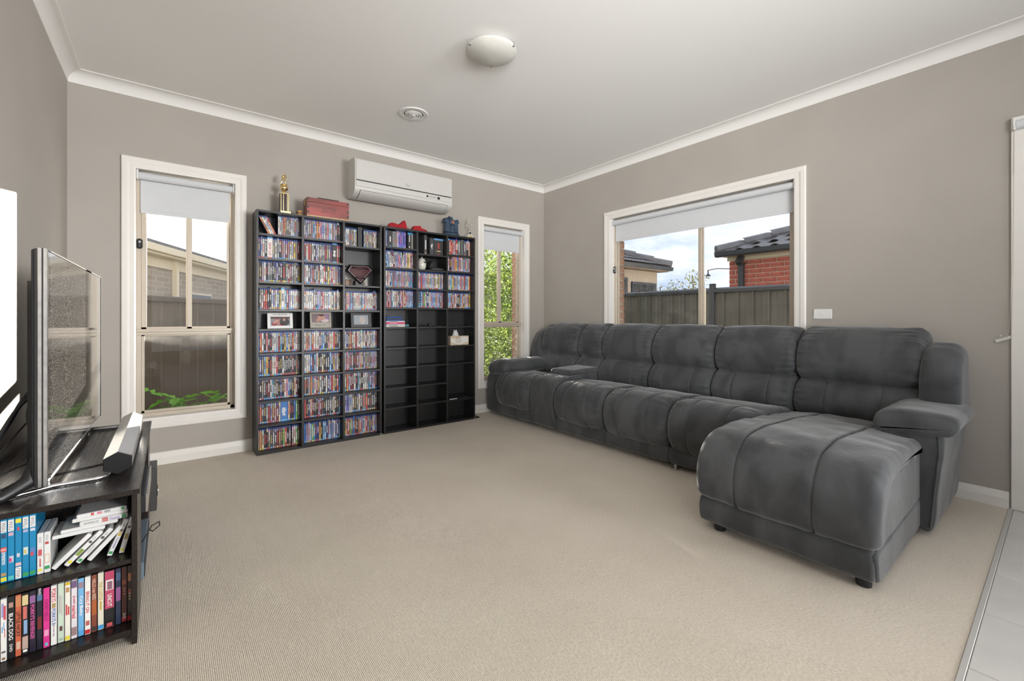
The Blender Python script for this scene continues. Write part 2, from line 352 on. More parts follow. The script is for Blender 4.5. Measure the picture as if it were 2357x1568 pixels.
# ------------------------------------------------------------------ windows
def window(name, axis, hole, base, slide, mull, transom=None, panes=None, latch=None):
    """hole=(u0,u1,z0,z1); axis 'x': wall normal -Y at base Y; axis 'y': wall normal -X at base X"""
    u0, u1, z0, z1 = hole
    def bx(mb, ua, ub, da, db, za, zb, c=.0015):
        if axis == 'x': mb.box(ua, ub, base + da, base + db, za, zb, c=c)
        else: mb.box(base + da, base + db, ua, ub, za, zb, c=c)
    W = struct(thing(name, ((u0 + u1) / 2, base, z0) if axis == 'x' else (base, (u0 + u1) / 2, z0)))
    tw = .078
    prof = [(.0, .0), (.0, .012), (.010, .0145), (.034, .0145), (.046, .019), (.072, .019), (tw, .015), (tw, .0)]
    Q = (lambda u, d, z: (u, base - d, z)) if axis == 'x' else (lambda u, d, z: (base - d, u, z))
    for k in range(4):
        la, lb = [], []
        for w_, d_ in prof:
            cs = [(u0 - w_, z0 - w_), (u1 + w_, z0 - w_), (u1 + w_, z1 + w_), (u0 - w_, z1 + w_)]
            la.append(Q(cs[k][0], d_, cs[k][1])); lb.append(Q(cs[(k + 1) % 4][0], d_, cs[(k + 1) % 4][1]))
        mb = MB(); mb.loft([la, lb]); mb.build('architrave', M_trim, W)
    for a, b, c, d in ((u0 - .012, u0, z0, z1), (u1, u1 + .012, z0, z1), (u0, u1, z1, z1 + .012), (u0, u1, z0 - .012, z0)):
        mb = MB(); bx(mb, a, b, -.002, .115, c, d, .001); mb.build('reveal', M_trim, W)
    fw = .026
    mb = MB()
    for a, b, c, d in ((u0, u0 + fw, z0, z1), (u1 - fw, u1, z0, z1), (u0, u1, z1 - fw, z1), (u0, u1, z0, z0 + fw)): bx(mb, a, b, .065, .118, c, d)
    mb.build('frame', M_alu, W)
    zb = z0 + fw
    if transom:
        mb = MB(); bx(mb, u0, u1, .055, .120, transom - .025, transom + .012); bx(mb, u0 - .0, u1 + .0, .045, .07, transom - .006, transom + .018, .003); mb.build('transom', M_alu, W)
        zb = transom + .012
        mb = MB(); g = .018; za, zt = z0 + fw, transom - .025
        for a, b, c, d in ((u0 + fw, u0 + fw + g, za, zt), (u1 - fw - g, u1 - fw, za, zt), (u0 + fw, u1 - fw, zt - g * .6, zt), (u0 + fw, u1 - fw, za, za + g)): bx(mb, a, b, .075, .10, c, d)
        mb.build('lower_sash', M_alu, W)
        mb = MB(); bx(mb, u0 + fw + .004, u1 - fw - .004, .085, .090, za + .004, zt - .004, 0); mb.build('pane', panes[2], W)
    sw = .020
    for k, (a, b, dd) in enumerate(((u0 + fw, mull + .018, .072), (mull - .018, u1 - fw, .094))):
        mb = MB(); zt = z1 - fw
        wl = sw + (.010 if k == 0 else 0); wr = sw + (.012 if k == 0 else 0)
        for p, q, c, d in ((a, a + wl, zb, zt), (b - wr, b, zb, zt), (a, b, zt - sw, zt), (a, b, zb, zb + sw)): bx(mb, p, q, dd - .009, dd + .010, c, d)
        mb.build('sash', M_alu, W)
        mb = MB(); bx(mb, a + .01, b - .01, dd - .002, dd + .002, zb + .01, zt - .01, 0); mb.build('pane', panes[k], W)
    if latch:
        lu, lz = latch; mb = MB(); bx(mb, lu - .016, lu + .018, .040, .066, lz - .036, lz + .036, .010)
        lt = mb.build('latch', M_blackp, W)
        mb = MB()
        if axis == 'x': mb.cyl((lu + .002, base + .042, lz + .012), (lu + .002, base + .036, lz + .012), .008, 14)
        else: mb.cyl((base + .042, lu, lz + .012), (base + .036, lu, lz + .012), .008, 14)
        mb.build('keyhole', M_chrome, W)
    return W
window('window_1', 'x', W1, YA, True, .118, .965, (M_glass_dusty, M_glass_dusty, M_glass_low), (-.170, 1.598))
window('window_2', 'x', W2, YA, True, 3.06, .985, (M_glass_dusty, M_glass, M_glass_drops))
window('window_3', 'y', W3, XR, True, 2.05, None, (M_glass_drops, M_glass_drops), (3.0, 1.575))

def beads(mb, path, step=.0062, r=.0021):
    pts = [Vector(p) for p in path]; acc = 0.0
    for a, b in zip(pts, pts[1:]):
        L = (b - a).length; k = max(1, int(L / step))
        for i in range(k):
            p = a.lerp(b, (i + .5) / k)
            mb.add([(p.x + r, p.y, p.z), (p.x - r, p.y, p.z), (p.x, p.y + r, p.z), (p.x, p.y - r, p.z), (p.x, p.y, p.z + r), (p.x, p.y, p.z - r)],
                   [(0, 2, 4), (2, 1, 4), (1, 3, 4), (3, 0, 4), (2, 0, 5), (1, 2, 5), (3, 1, 5), (0, 3, 5)])
def blind(axis, u0, u1, base, ztop, zbot, label, chain_u, chain_z, inset=.030, r=.027, clear=.0):
    T = thing('roller_blind', ((u0 + u1) / 2, base, zbot) if axis == 'x' else (base, (u0 + u1) / 2, zbot), label, 'blind', 'white roller blinds')
    P = (lambda u, d, z: (u, base + d, z)) if axis == 'x' else (lambda u, d, z: (base + d, u, z))
    zc = ztop - r - .012
    MB().cyl(P(u0 + .014, inset, zc), P(u1 - .014, inset, zc), r, 28).build('roller', M_blind, T, True)
    mb = MB()
    n = 10; a0 = u0 + .022; a1 = u1 - .030
    for k in range(n):
        ua, ub = a0 + (a1 - a0) * k / n, a0 + (a1 - a0) * (k + 1) / n
        if axis == 'x': mb.box(ua, ub, base + inset + r - .0032, base + inset + r - .002, zbot, zc)
        else: mb.box(base + inset + r - .0032, base + inset + r - .002, ua, ub, zbot, zc)
    mb.build('fabric', M_blind, T)
    mb = MB()
    if axis == 'x': mb.box(a0, a1, base + inset + r - .0055, base + inset + r, zbot - .002, zbot + .026, c=.002)
    else: mb.box(base + inset + r - .0055, base + inset + r, a0, a1, zbot - .002, zbot + .026, c=.002)
    mb.build('hem', M_blind, T)
    for u in (u0 + .001, u1 - .013):
        mb = MB()
        if axis == 'x': mb.box(u, u + .012, base + inset - r, base + inset + r, zc - r * 1.1, ztop, c=.003)
        else: mb.box(base + inset - r, base + inset + r, u, u + .012, zc - r * 1.1, ztop, c=.003)
        mb.build('bracket', M_white, T)
    mb = MB(); d0 = inset - r - .002
    beads(mb, [P(chain_u, d0, zc), P(chain_u + .003, d0, chain_z + .01), P(chain_u + .004, d0 + .006, chain_z), P(chain_u + .003, d0 + .014, chain_z + .01), P(chain_u, d0 + .014, zc)])
    mb.build('bead_chain', mat('bead_chain', (.55, .50, .44), .4), T)
    return T
blind('x', W1[0], W1[1], YA, W1[3], 1.822, 'white roller blind part way down the tall window beside the television', W1[1] - .012, .93)
blind('x', W2[0], W2[1], YA, W2[3], 1.846, 'white roller blind on the narrow window between bookcase and room corner', W2[1] - .012, .90)
blind('y', W3[0], W3[1], XR, W3[3], 1.872, 'wide white roller blind on the window above the grey sofa', W3[0] + .012, 1.02)

# sliding door at the edge of the frame, with its own blind mounted on the architrave
D1 = struct(thing('door_1', (XR, -1.3, 0)))
for a, b, c, d in ((.12, .198, 0, 2.10), (-2.78, -2.70, 0, 2.10), (-2.78, .198, 2.10, 2.178)):
    B('architrave', M_trim, D1, (XR - .016, XR, a, b, c, d), c=.003)
B('frame', M_alu, D1, (XR + .03, XR + .09, .08, .12, 0, 2.10), (XR + .03, XR + .09, -2.70, -2.66, 0, 2.10), (XR + .03, XR + .09, -2.66, .08, 2.06, 2.10), (XR + .03, XR + .09, -2.66, .08, 0, .03))
B('stile', M_alu, D1, (XR + .04, XR + .07, -1.33, -1.27, .03, 2.06))
for a, b in ((-2.66, -1.3), (-1.3, .08)): B('pane', M_glass, D1, (XR + .054, XR + .058, a, b, .03, 2.06), c=0)
T = blind('y', -2.72, .192, XR - .045, 2.17, 2.052, 'white roller blind rolled up over the sliding door by the tiles', .186, 1.86)
# long loop of its chain with the clear tensioner on the wall
mb = MB(); beads(mb, [(3.646, .186, 2.10), (3.650, .190, 1.40), (3.668, .204, 1.0), (3.676, .212, .945), (3.682, .206, .938), (3.684, .196, .950), (3.660, .188, 1.35), (3.652, .184, 2.10)])
mb.build('bead_chain', MATS['bead_chain'], T)
mb = MB(); mb.M = Matrix.Translation((3.694, .212, .952)) @ Matrix.Rotation(math.radians(-24), 4, 'X'); mb.box(-.006, .006, -.045, .05, -.009, .009, c=.003)
mb.M = None; mb.cyl((3.683, .236, .964), (3.688, .236, .964), .005, 10)
mb.build('tensioner', mat('clear_plastic', (.62, .61, .58), .15, spec=.6), T)

# wall plate with a push button
T = thing('wall_switch', (XR - .004, 1.091, 1.091), 'small white push-button plate on the wall beside the sofa window', 'switch')
B('plate', M_white, T, (XR - .010, XR, 1.034, 1.148, 1.055, 1.127), c=.004)
MB().cyl((XR - .010, 1.091, 1.091), (XR - .014, 1.091, 1.091), .0095, 20, .0085).build('button', M_white, T, True)

# ------------------------------------------------------------------ outside
M_brick = mat('red_brick', (.40, .105, .07), .85, var=.28, vscale=9, bump=.4, bscale=90)
M_mortar = mat('mortar', (.80, .75, .66), .9, bump=.2)
M_tanbrick = mat('tan_brick', (.40, .235, .145), .85, var=.2, vscale=10, bump=.4, bscale=90)
M_slate = mat('dark_slate_metal', (.028, .034, .042), .42, var=.08)
M_rtile = mat('concrete_roof_tile', (.13, .13, .14), .55, var=.2, vscale=6, bump=.15)
M_cream = mat('cream_paint', (.66, .60, .47), .6, var=.03)
M_fenceA = mat('dark_brown_fence_steel', (.030, .0245, .0205), .65, var=.06, spec=.25)
M_fenceB = mat('grey_green_fence_steel', (.085, .082, .070), .45, var=.15, vscale=3)
M_dark_glass = mat('dark_window_glass', (.02, .022, .026), .08)
def leaf_mat(name, a, b, tr=.45): return mat(name, a, .5, col2=b, vscale=2.5, trans=tr)
M_leaf = leaf_mat('tree_leaf', (.07, .13, .022), (.30, .38, .09)); M_leaf2 = leaf_mat('bright_leaf', (.05, .16, .015), (.16, .36, .04), .5)
M_leaf3 = leaf_mat('gum_leaf', (.07, .08, .035), (.16, .16, .08), .3)
M_soil = mat('garden_soil', (.10, .085, .06), .95, var=.3, bump=.6, bscale=12)
_g = MB()
_g.box(-14, 24, YA + .20, 30, -.55, -.40); _g.box(XR + .20, 24, -14, YA + .20, -.55, -.40)
struct(_g.build('ground', M_soil))

# outer brick leaf of this house; bricks one by one at the jambs seen through the glass
ob = struct(thing('wall_outer_leaf', (3.9, 4.25, -.4)))
mb = MB()
for u0, u1, z0, z1 in ((XL - .1, W1[0] - .005, -.4, 2.9), (W1[0] - .005, W1[1] + .005, -.4, W1[2] - .02), (W1[0] - .005, W1[1] + .005, W1[3] + .01, 2.9), (W1[1] + .005, W2[0] - .005, -.4, 2.9),
                       (W2[0] - .005, W2[1] + .005, -.4, W2[2] - .02), (W2[0] - .005, W2[1] + .005, W2[3] + .01, 2.9), (W2[1] + .010, XR + .25, -.4, 2.9)): mb.box(u0, u1, YA + .125, YA + .235, z0, z1)
for u0, u1, z0, z1 in ((-4, DOOR[0], -.4, 2.9), (DOOR[0], DOOR[1], 2.12, 2.9), (DOOR[1], W3[0] - .005, -.4, 2.9), (W3[0] - .005, W3[1] + .005, -.4, W3[2] - .02), (W3[0] - .005, W3[1] + .005, W3[3] + .01, 2.9), (W3[1] + .010, YA + .125, -.4, 2.9)): mb.box(XR + .125, XR + .235, u0, u1, z0, z1)
mb.build('mortar_core', M_mortar, ob)
bk = MB().box(-.006, .012, -.053, .053, -.038, .038, c=.003).build('brick', M_tanbrick, ob); bk.location = (W2[1] + .002, YA + .182, .40); BK = bk.data
bk2 = MB().box(-.053, .053, -.006, .012, -.038, .038, c=.003).build('brick', M_tanbrick, ob); bk2.location = (XR + .182, W3[1] + .002, 1.0); BK2 = bk2.data
for k in range(1, 20):
    o = put('brick', BK, ob); o.location = (W2[1] + .002, YA + .182, .40 + k * .086)
for k in range(1, 13):
    o = put('brick', BK2, ob); o.location = (XR + .182, W3[1] + .002, 1.0 + k * .086)

def rib_sheet(p0, d, n, pitch, z0, z1, nrm, rh=1.0):
    """trapezoidal-rib steel sheet as one thin solid"""
    d = Vector(d).normalized(); nrm = Vector(nrm); front = []; 
    for k in range(n):
        for u, h in ((0, 0), (.10, 0), (.14, .028 * rh), (.26, .028 * rh), (.30, 0), (.62, 0), (.65, .006 * rh), (.70, .006 * rh), (.73, 0)):
            front.append(Vector(p0) + d * ((k + u) * pitch) + nrm * h)
    front.append(Vector(p0) + d * (n * pitch)); back = [p - nrm * .004 for p in reversed(front)]
    ring = front + back; mb = MB(); mb.loft([[(p.x, p.y, z) for p in ring] for z in (z0, z1)]); return mb
# back fence seen through window 1, running at an angle to the house
fd = Vector((.68, .73, 0)).normalized(); fn = Vector((fd.y, -fd.x, 0)); f0 = Vector((-.05, 5.88, 0)) - fd * 1.0
T = thing('steel_fence', (f0.x, f0.y, -.4), 'dark brown ribbed steel fence close behind the tall window', 'fence')
for k in range(4):
    p = f0 + fd * (k * 2.38)
    rib_sheet(p, fd, 10, .236, -.4, 1.26, fn, .22).build('fence_panel', M_fenceA, T)
    mb = MB(); mb.tube([tuple(p + Vector((0, 0, -.4))), tuple(p + Vector((0, 0, 1.30)))], .032, 4); mb.build('post', M_fenceA, T)
mb = MB(); q0, q1 = f0, f0 + fd * 9.5
mb.loft([[tuple(q + fn * a + Vector((0, 0, z))) for a, z in ((-.03, 1.235), (.045, 1.235), (.045, 1.275), (.01, 1.290), (-.03, 1.275))] for q in (q0, q1)]); mb.build('top_rail', M_fenceA, T)
# side fence seen through the sofa window
T = thing('steel_fence', (6.24, 3, -.4), 'grey green ribbed steel fence with black post outside the sofa window', 'fence')
for k, (y0, n) in enumerate(((3.215, 14), (-1.6, 24))):
    for j in range(2):
        m_ = n // 2; rib_sheet((6.24, y0 + j * m_ * .2 + (0 if k == 0 else .0), 0), (0, 1, 0), m_, .2, -.4, 1.46, (-1, 0, 0)).build('fence_panel', M_fenceB, T)
B('post', M_slate, T, (6.19, 6.26, 3.165, 3.235, -.4, 1.53), c=.004); B('post_cap', M_slate, T, (6.185, 6.265, 3.16, 3.24, 1.53, 1.555), c=.01)
mb = MB()
for a, b in ((-1.6, 3.165), (3.235, 6.02)): mb.loft([[(6.24 + u, y, z) for u, z in ((-.05, 1.425), (.03, 1.425), (.03, 1.47), (-.01, 1.495), (-.05, 1.47))] for y in (a, b)])
mb.build('top_rail', M_slate, T)
T = thing('garden_stake', (5.6, 2.98, -.4), 'thin cream garden stake standing in front of the grey green fence', 'stake')
MB().cyl((5.6, 2.98, -.4), (5.6, 2.98, 1.42), .011, 8).build('shaft', M_cream, T); MB().cyl((5.6, 2.98, 1.42), (5.6, 2.98, 1.45), .014, 8, .009).build('cap', M_cream, T)

# red brick house over the side fence
H = thing('brick_house', (9.2, 2, -.4), 'red brick house with grey tiled hip roof beyond the fence', 'house', 'neighbouring houses')
B('wall_core', M_mortar, H, (8.468, 12.5, -6, 4.012, -.4, 2.16), c=0)
B('fascia', M_cream, H, (8.43, 8.47, -6, 4.05, 2.14, 2.27), c=.004)
B('soffit', M_cream, H, (8.26, 8.47, -6, 4.10, 2.215, 2.24), c=.002)
mb = MB().box(0, .012, 0, .229, 0, .076, c=.003); b0 = mb.build('brick', M_brick, H); BRK = b0.data
mb = MB().box(0, .012, 0, .110, 0, .076, c=.003); b1 = mb.build('brick', M_brick, H); HLF = b1.data
mb = MB().box(0, .229, 0, .012, 0, .076, c=.003); b2 = mb.build('brick', M_brick, H); BRX = b2.data
b0.location = (8.455, 3.78, 1.45); b1.location = (8.455, 3.90, 1.536); b2.location = (8.47, 4.012, 1.45)
_hs = Matrix.Translation(-H.location)
for r_ in range(8):
    z = 1.45 + r_ * .086; y = 4.02
    off = r_ % 2
    if off:
        y -= .1195
        if r_ != 1: o = put('brick', HLF, H); o.location = (8.455, y + .0095, z)
    k = 0
    while y > 2.3:
        y -= .239
        if not (r_ == 0 and k == 0): o = put('brick', BRK, H); o.location = (8.455, y + .005, z)
        k += 1
    if r_: o = put('brick', BRX, H); o.location = (8.47, 4.012, z)
mb = MB(); mb.loft([[(8.16 + u, y, 2.225 + v) for u, v in ((0, .0), (.02, -.02), (.10, -.02), (.11, 0), (.11, .07), (.095, .07), (.095, .005), (.015, .005), (.008, .075), (-.012, .075))] for y in (-6, 4.16)]); mb.build('gutter', M_slate, H)
mb = MB(); mb.box(8.36, 8.45, 3.73, 3.82, -.4, 2.08, c=.008); mb.build('downpipe', M_slate, H)
mb = MB(); mb.M = Matrix.Translation((8.36, 3.775, 2.15)) @ Matrix.Rotation(math.radians(38), 4, 'Y'); mb.box(-.05, .05, -.05, .05, -.11, .11, c=.01); mb.M = None; mb.box(8.34, 8.47, 3.72, 3.83, 2.05, 2.09, c=.005); mb.build('pipe_elbow', M_slate, H)
# roof tiles: s up the slope, y along the eave
PIT = .4
def roof_z(s): return 2.30 + PIT * s
mb = MB(); mb.add([(8.22, 4.15, 2.26), (8.22, -6, 2.26), (12.4, -6, 2.26 + PIT * 4.18), (12.4, .0, 2.26 + PIT * 4.18)], [(0, 1, 2, 3)]); mb.add([(8.22, 4.15, 2.25), (12.4, .0, 2.25 + PIT * 4.18), (16.5, 4.15, 2.25)], [(0, 1, 2)]); mb.build('roof_deck', M_rtile, H)
def tile_mesh():
    mb = MB(); w_, L_ = .30, .35; loops = []
    for s_, lift in ((0, .030), (L_, .0)):
        prof = [(w_ * i / 12, .036 * max(0, math.sin(math.pi * min(1, (i / 12) / .55))) + .004) for i in range(13)]
        up = [(s_, -a, PIT * s_ + b + lift) for a, b in prof]; dn = [(s_, -a, PIT * s_ + b + lift - .014) for a, b in reversed(prof)]
        loops.append(up + dn)
    mb.loft(loops); return mb
tb = None
for r_ in range(6):
    s_ = r_ * .32; y = 4.12 - s_ * 1.0 - (.15 if r_ % 2 else 0)
    while y > 2.0:
        if tb is None: tb = tile_mesh().build('roof_tile', M_rtile, H, 50); o = tb
        else: o = put('roof_tile', tb.data, H)
        o.location = (8.235 + s_, y, 2.285 + PIT * s_); y -= .30
for k in range(8):
    s_ = k * .34; mb = MB(); a = Vector((8.22 + s_, 4.15 - s_, 2.33 + PIT * s_)); b = Vector((8.22 + s_ + .37, 4.15 - s_ - .37, 2.31 + PIT * (s_ + .37)))
    mb.tube([a, b], .1, 8, True, [.105, .092]); mb.build('ridge_cap', M_rtile, H)
mb = MB(); mb.tube([(8.47, 3.96, 1.99), (8.44, 4.25, 2.02), (8.42, 4.42, 2.0)], .008, 6); mb.cyl((8.42, 4.42, 2.0), (8.42, 4.42, 1.93), .012, 8); mb.cyl((8.42, 4.42, 1.93), (8.42, 4.42, 1.88), .018, 12, .055); mb.build('wall_lamp', M_slate, H)

# second house further back
H = thing('tiled_house', (10, 8, -.4), 'beige house with dark tiled hip roof seen at the latch side of the sofa window', 'house', 'neighbouring houses')
mb = MB(); mb.box(7.0, 10.95, 7.25, 13, -.4, 2.36); mb.build('wall', mat('beige_render', (.36, .31, .26), .8, var=.05), H)
for x0, x1, z0, z1 in ((8.1, 9.55, .9, 2.12), (9.75, 10.85, .9, 2.02)):
    f = B('window', M_slate, H, (x0, x1, 7.20, 7.26, z0, z1), c=.006); B('pane', M_dark_glass, f, (x0 + .06, x1 - .06, 7.19, 7.203, z0 + .06, z1 - .06), c=0)
B('soffit', mat('taupe_paint', (.18, .14, .11), .6), H, (7.0, 11.1, 6.98, 7.3, 2.34, 2.40), c=.003)
mb = MB(); mb.loft([[(x, 6.95 + u, 2.38 + v) for u, v in ((0, 0), (.1, 0), (.1, .1), (-.02, .1))] for x in (7.0, 11.28)]); mb.loft([[(11.18 + u, y, 2.38 + v) for u, v in ((0, 0), (.1, 0), (.1, .1), (0, .1))] for y in (6.95, 13)]); mb.build('gutter', M_slate, H)
mb = MB(); N = 34; R = 6
for r_ in range(R):
    s0, s1 = r_ * .42, (r_ + 1) * .42; x1a, x1b = 11.25 - s0, 11.25 - s1; xs = [7.0 + (x1a - 7.0) * k / (N * 3) for k in range(N * 3 + 1)]
    la = [(x, 6.98 + s0, 2.50 + .4 * s0 + .03 + .025 * max(0, math.sin(k * math.pi * 2 / 3 + .5))) for k, x in enumerate(xs)]
    lb = [(min(x, x1b + (x - x1b) * 0) if x > x1b else x, 6.98 + s1, 2.50 + .4 * s1 + .025 * max(0, math.sin(k * math.pi * 2 / 3 + .5))) for k, x in enumerate(xs)]
    mb.loft([la, lb], cap=False, closed=False)
mb.add([(11.25, 6.98, 2.5), (8.7, 9.5, 3.52), (11.25, 12.5, 2.5)], [(0, 1, 2)]); rf = mb.build('roof', M_rtile, H)
for k in range(8):
    s_ = k * .36; MB().tube([(11.25 - s_, 6.98 + s_, 2.56 + .4 * s_), (11.25 - s_ - .38, 6.98 + s_ + .38, 2.54 + .4 * (s_ + .38))], .1, 7, True, [.11, .09]).build('ridge_cap', M_rtile, H)
T = thing('tv_antenna', (10.05, 8.2, 3.0), 'thin aerial standing on the beige house roof', 'antenna')
MB().cyl((10.05, 8.2, 2.95), (10.05, 8.2, 3.75), .016, 6).build('mast', M_slate, T)
mb = MB(); mb.tube([(9.3, 8.2, 3.30), (10.55, 8.2, 3.40)], .012, 6); mb.build('boom', M_slate, T)

# house seen beyond the fence of window 1
hd = Vector((.420, .907, 0)).normalized(); hn = Vector((hd.y, -hd.x, 0)); h0 = Vector((-.34, 10.0, 0)) - hd * 5.0
MH = Matrix(((hd.x, -hn.x, 0, h0.x), (hd.y, -hn.y, 0, h0.y), (0, 0, 1, 0), (0, 0, 0, 1)))   # local x along the wall, local y away from us
m = bpy.data.materials.new('grey_block_wall'); m.use_nodes = True; t = m.node_tree; b_ = t.nodes['Principled BSDF']; b_.inputs['Roughness'].default_value = .85
tc = t.nodes.new('ShaderNodeTexCoord'); br = t.nodes.new('ShaderNodeTexBrick'); mp = t.nodes.new('ShaderNodeMapping'); mp.inputs['Rotation'].default_value = (math.pi / 2, 0, 0)
br.inputs['Scale'].default_value = 2.6; br.inputs['Color1'].default_value = (.27, .235, .195, 1); br.inputs['Color2'].default_value = (.33, .29, .245, 1); br.inputs['Mortar'].default_value = (.42, .38, .33, 1); br.inputs['Mortar Size'].default_value = .015
t.links.new(tc.outputs['Object'], mp.inputs[0]); t.links.new(mp.outputs[0], br.inputs[0]); t.links.new(br.outputs[0], b_.inputs['Base Color'])
H = thing('block_house', tuple(h0), 'pale grey block house with white gutter beyond the brown fence', 'house', 'neighbouring houses')
def hb(name, mm, par, *bx, c=.003):
    mb = MB(); mb.M = MH
    for q in bx: mb.box(*q, c=c)
    return mb.build(name, mm, par)
hb('wall', m, H, (-8, 14, 0, 6, -.4, 2.26), c=0)
hb('gutter', M_cream, H, (-8, 14.2, -.34, -.22, 2.20, 2.32)); hb('soffit', M_cream, H, (-8, 14.1, -.26, .05, 2.16, 2.22)); hb('fascia_band', M_cream, H, (-8, 14, -.03, 0, 1.98, 2.16))
mb = MB(); mb.M = MH
for r_ in range(3):
    for k in range(90): mb.box(-8 + k * .25, -8 + k * .25 + .235, -.30 + r_ * .3, -.30 + r_ * .3 + .34, 2.31 + r_ * .075, 2.35 + r_ * .075 + .03)
mb.build('roof_edge_tiles', M_rtile, H)
hb('downpipe', M_cream, H, (5.9, 5.98, -.09, 0, -.4, 2.16))
for x0, x1, z0, z1 in ((3.75, 4.55, .9, 1.78), (6.6, 7.6, .9, 1.60), (9.3, 10.0, .9, 1.6)):
    f = hb('window', M_alu, H, (x0, x1, -.03, 0, z0, z1)); hb('pane', M_dark_glass, f, (x0 + .05, x1 - .05, -.036, -.028, z0 + .05, z1 - .05))

# foliage
def leaf_quads(mb, rng, centre, rad, n, size, flat=False):
    for _ in range(n):
        while True:
            p = Vector((rng.uniform(-1, 1), rng.uniform(-1, 1), rng.uniform(-1, 1)))
            if .25 < p.length < 1: break
        p = Vector((centre[0] + p.x * rad[0], centre[1] + p.y * rad[1], centre[2] + p.z * rad[2]))
        a = Vector((rng.gauss(0, 1), rng.gauss(0, 1), rng.gauss(0, .8))).normalized(); b = a.cross(Vector((rng.gauss(0, 1), rng.gauss(0, 1), rng.gauss(0, 1)))).normalized()
        s_ = size * rng.uniform(.6, 1.3); nrm = a.cross(b) * s_ * .15
        mb.add([tuple(p - a * s_), tuple(p + b * s_ * .38 + nrm), tuple(p + a * s_), tuple(p - b * s_ * .38 + nrm)], [(0, 1, 2), (0, 2, 3)])
rng = random.Random(5)
T = thing('evergreen_tree', (4.15, 6.2, -.4), 'dense green leafy tree filling the narrow window by the corner', 'tree')
mb = MB()
for c, r_, n in (((4.1, 6.2, .1), (1.5, .75, .7), 5200), ((4.2, 6.3, 1.1), (1.5, .8, .75), 6200), ((4.4, 6.4, 1.95), (1.15, .7, .55), 3200), ((3.4, 5.7, .2), (.6, .4, .7), 1200)): leaf_quads(mb, rng, c, r_, n, .045)
o = mb.build('foliage', M_leaf, T, fix=False); o['kind'] = 'stuff'
mb = MB(); mb.tube([(4.15, 6.2, -.4), (4.18, 6.22, .3), (4.1, 6.25, 1.2), (4.2, 6.3, 2.2)], .06, 8, True, [.09, .07, .05, .02]); mb.tube([(4.17, 6.22, .4), (3.8, 6.1, 1.0), (3.6, 6.0, 1.5)], .03, 6, True, [.04, .03, .015]); mb.build('trunk', mat('bark', (.09, .065, .045), .9, var=.2), T)
for lab, x, y, zt in (('small gum tree behind the fence beside the window mullion', 12.4, 8.0, 2.25), ('feathery gum tree nearest the window mullion beyond fence', 11.6, 6.45, 2.45), ('low shrub top peeping over fence near the beige house', 12.0, 9.1, 1.85)):
    T = thing('gum_tree', (x, y, -.4), lab, 'tree', 'trees beyond the side fence'); mb = MB()
    for k in range(9): leaf_quads(mb, rng, (x + rng.uniform(-.45, .45), y + rng.uniform(-.45, .45), zt - .2 - rng.random() * .8), (.26, .26, .22), 60, .045)
    o = mb.build('foliage', M_leaf3, T, fix=False); o['kind'] = 'stuff'
    mb = MB(); mb.tube([(x, y, -.4), (x + .05, y, .8), (x, y + .1, zt - .2)], .04, 6, True, [.06, .045, .012]); mb.build('trunk', MATS['bark'], T)
T = thing('bare_shrub', (5.7, 4.4, -.4), 'bare twigs sticking up before the fence near the latch', 'shrub')
for k, (dx, dy, h) in enumerate(((0, 0, 1.75), (.05, .10, 1.62), (-.06, -.12, 1.68), (.02, -.22, 1.6), (.1, .2, 1.5))):
    MB().tube([(5.7 + dx * .3, 4.4 + dy * .3, -.4), (5.7 + dx, 4.4 + dy * .8, .8), (5.7 + dx * 1.5, 4.4 + dy * 1.4, h)], .01, 5, True, [.014, .010, .004]).build('twig', MATS['bark'], T)

# leafy plant under window 1: broad lobed leaves, one by one
def broad_leaf():
    mb = MB(); out = [(0, 0), (.05, .045), (.025, .075), (.085, .10), (.05, .135), (.10, .175), (.055, .20), (.06, .25), (.0, .31)]
    ring = [(x, y) for x, y in out] + [(-x, y) for x, y in reversed(out[1:-1])]
    zc = lambda x, y: -.9 * y * y + .35 * abs(x)
    vs = [(x, y, zc(x, y)) for x, y in ring] + [(0, .1, zc(0, .1)), (0, .2, zc(0, .2))]
    n = len(ring); fs = []
    for i in range(n):
        j = (i + 1) % n; mid = (ring[i][1] + ring[j][1]) / 2; fs.append((i, j, n if mid < .15 else n + 1))
    mb.add(vs, fs); return mb
T = thing('leafy_plant', (.12, 4.95, -.4), 'bright green leafy plant growing below the tall window', 'plant')
lf = None; rng = random.Random(11)
for k in range(46):
    x = rng.uniform(-.28, .55); z = rng.uniform(.05, .42) - .35 * abs(x - .12); y = rng.uniform(4.62, 5.0)
    if lf is None: lf = broad_leaf().build('leaf', M_leaf2, T, 'all', fix=False); o = lf
    else: o = put('leaf', lf.data, T)
    s_ = rng.uniform(.45, .85); o.location = (x, y, z); o.scale = (s_, s_, s_)
    o.rotation_euler = (rng.uniform(-.5, .9), rng.uniform(-.5, .5), rng.uniform(0, 6.28))
mb = MB()
for k in range(14):
    x = rng.uniform(-.2, .45); mb.tube([(.1 + x * .4, 4.85, -.4), (x * .8, 4.85, .0), (x, 4.85 + rng.uniform(-.15, .1), .25 - .3 * abs(x - .12))], .006, 5)
mb.build('stems', M_leaf2, T)
mb = MB(); leaf_quads(mb, rng, (.15, 4.95, -.05), (.75, .3, .28), 900, .03)
o = mb.build('low_foliage', M_leaf, T, fix=False); o['kind'] = 'stuff'

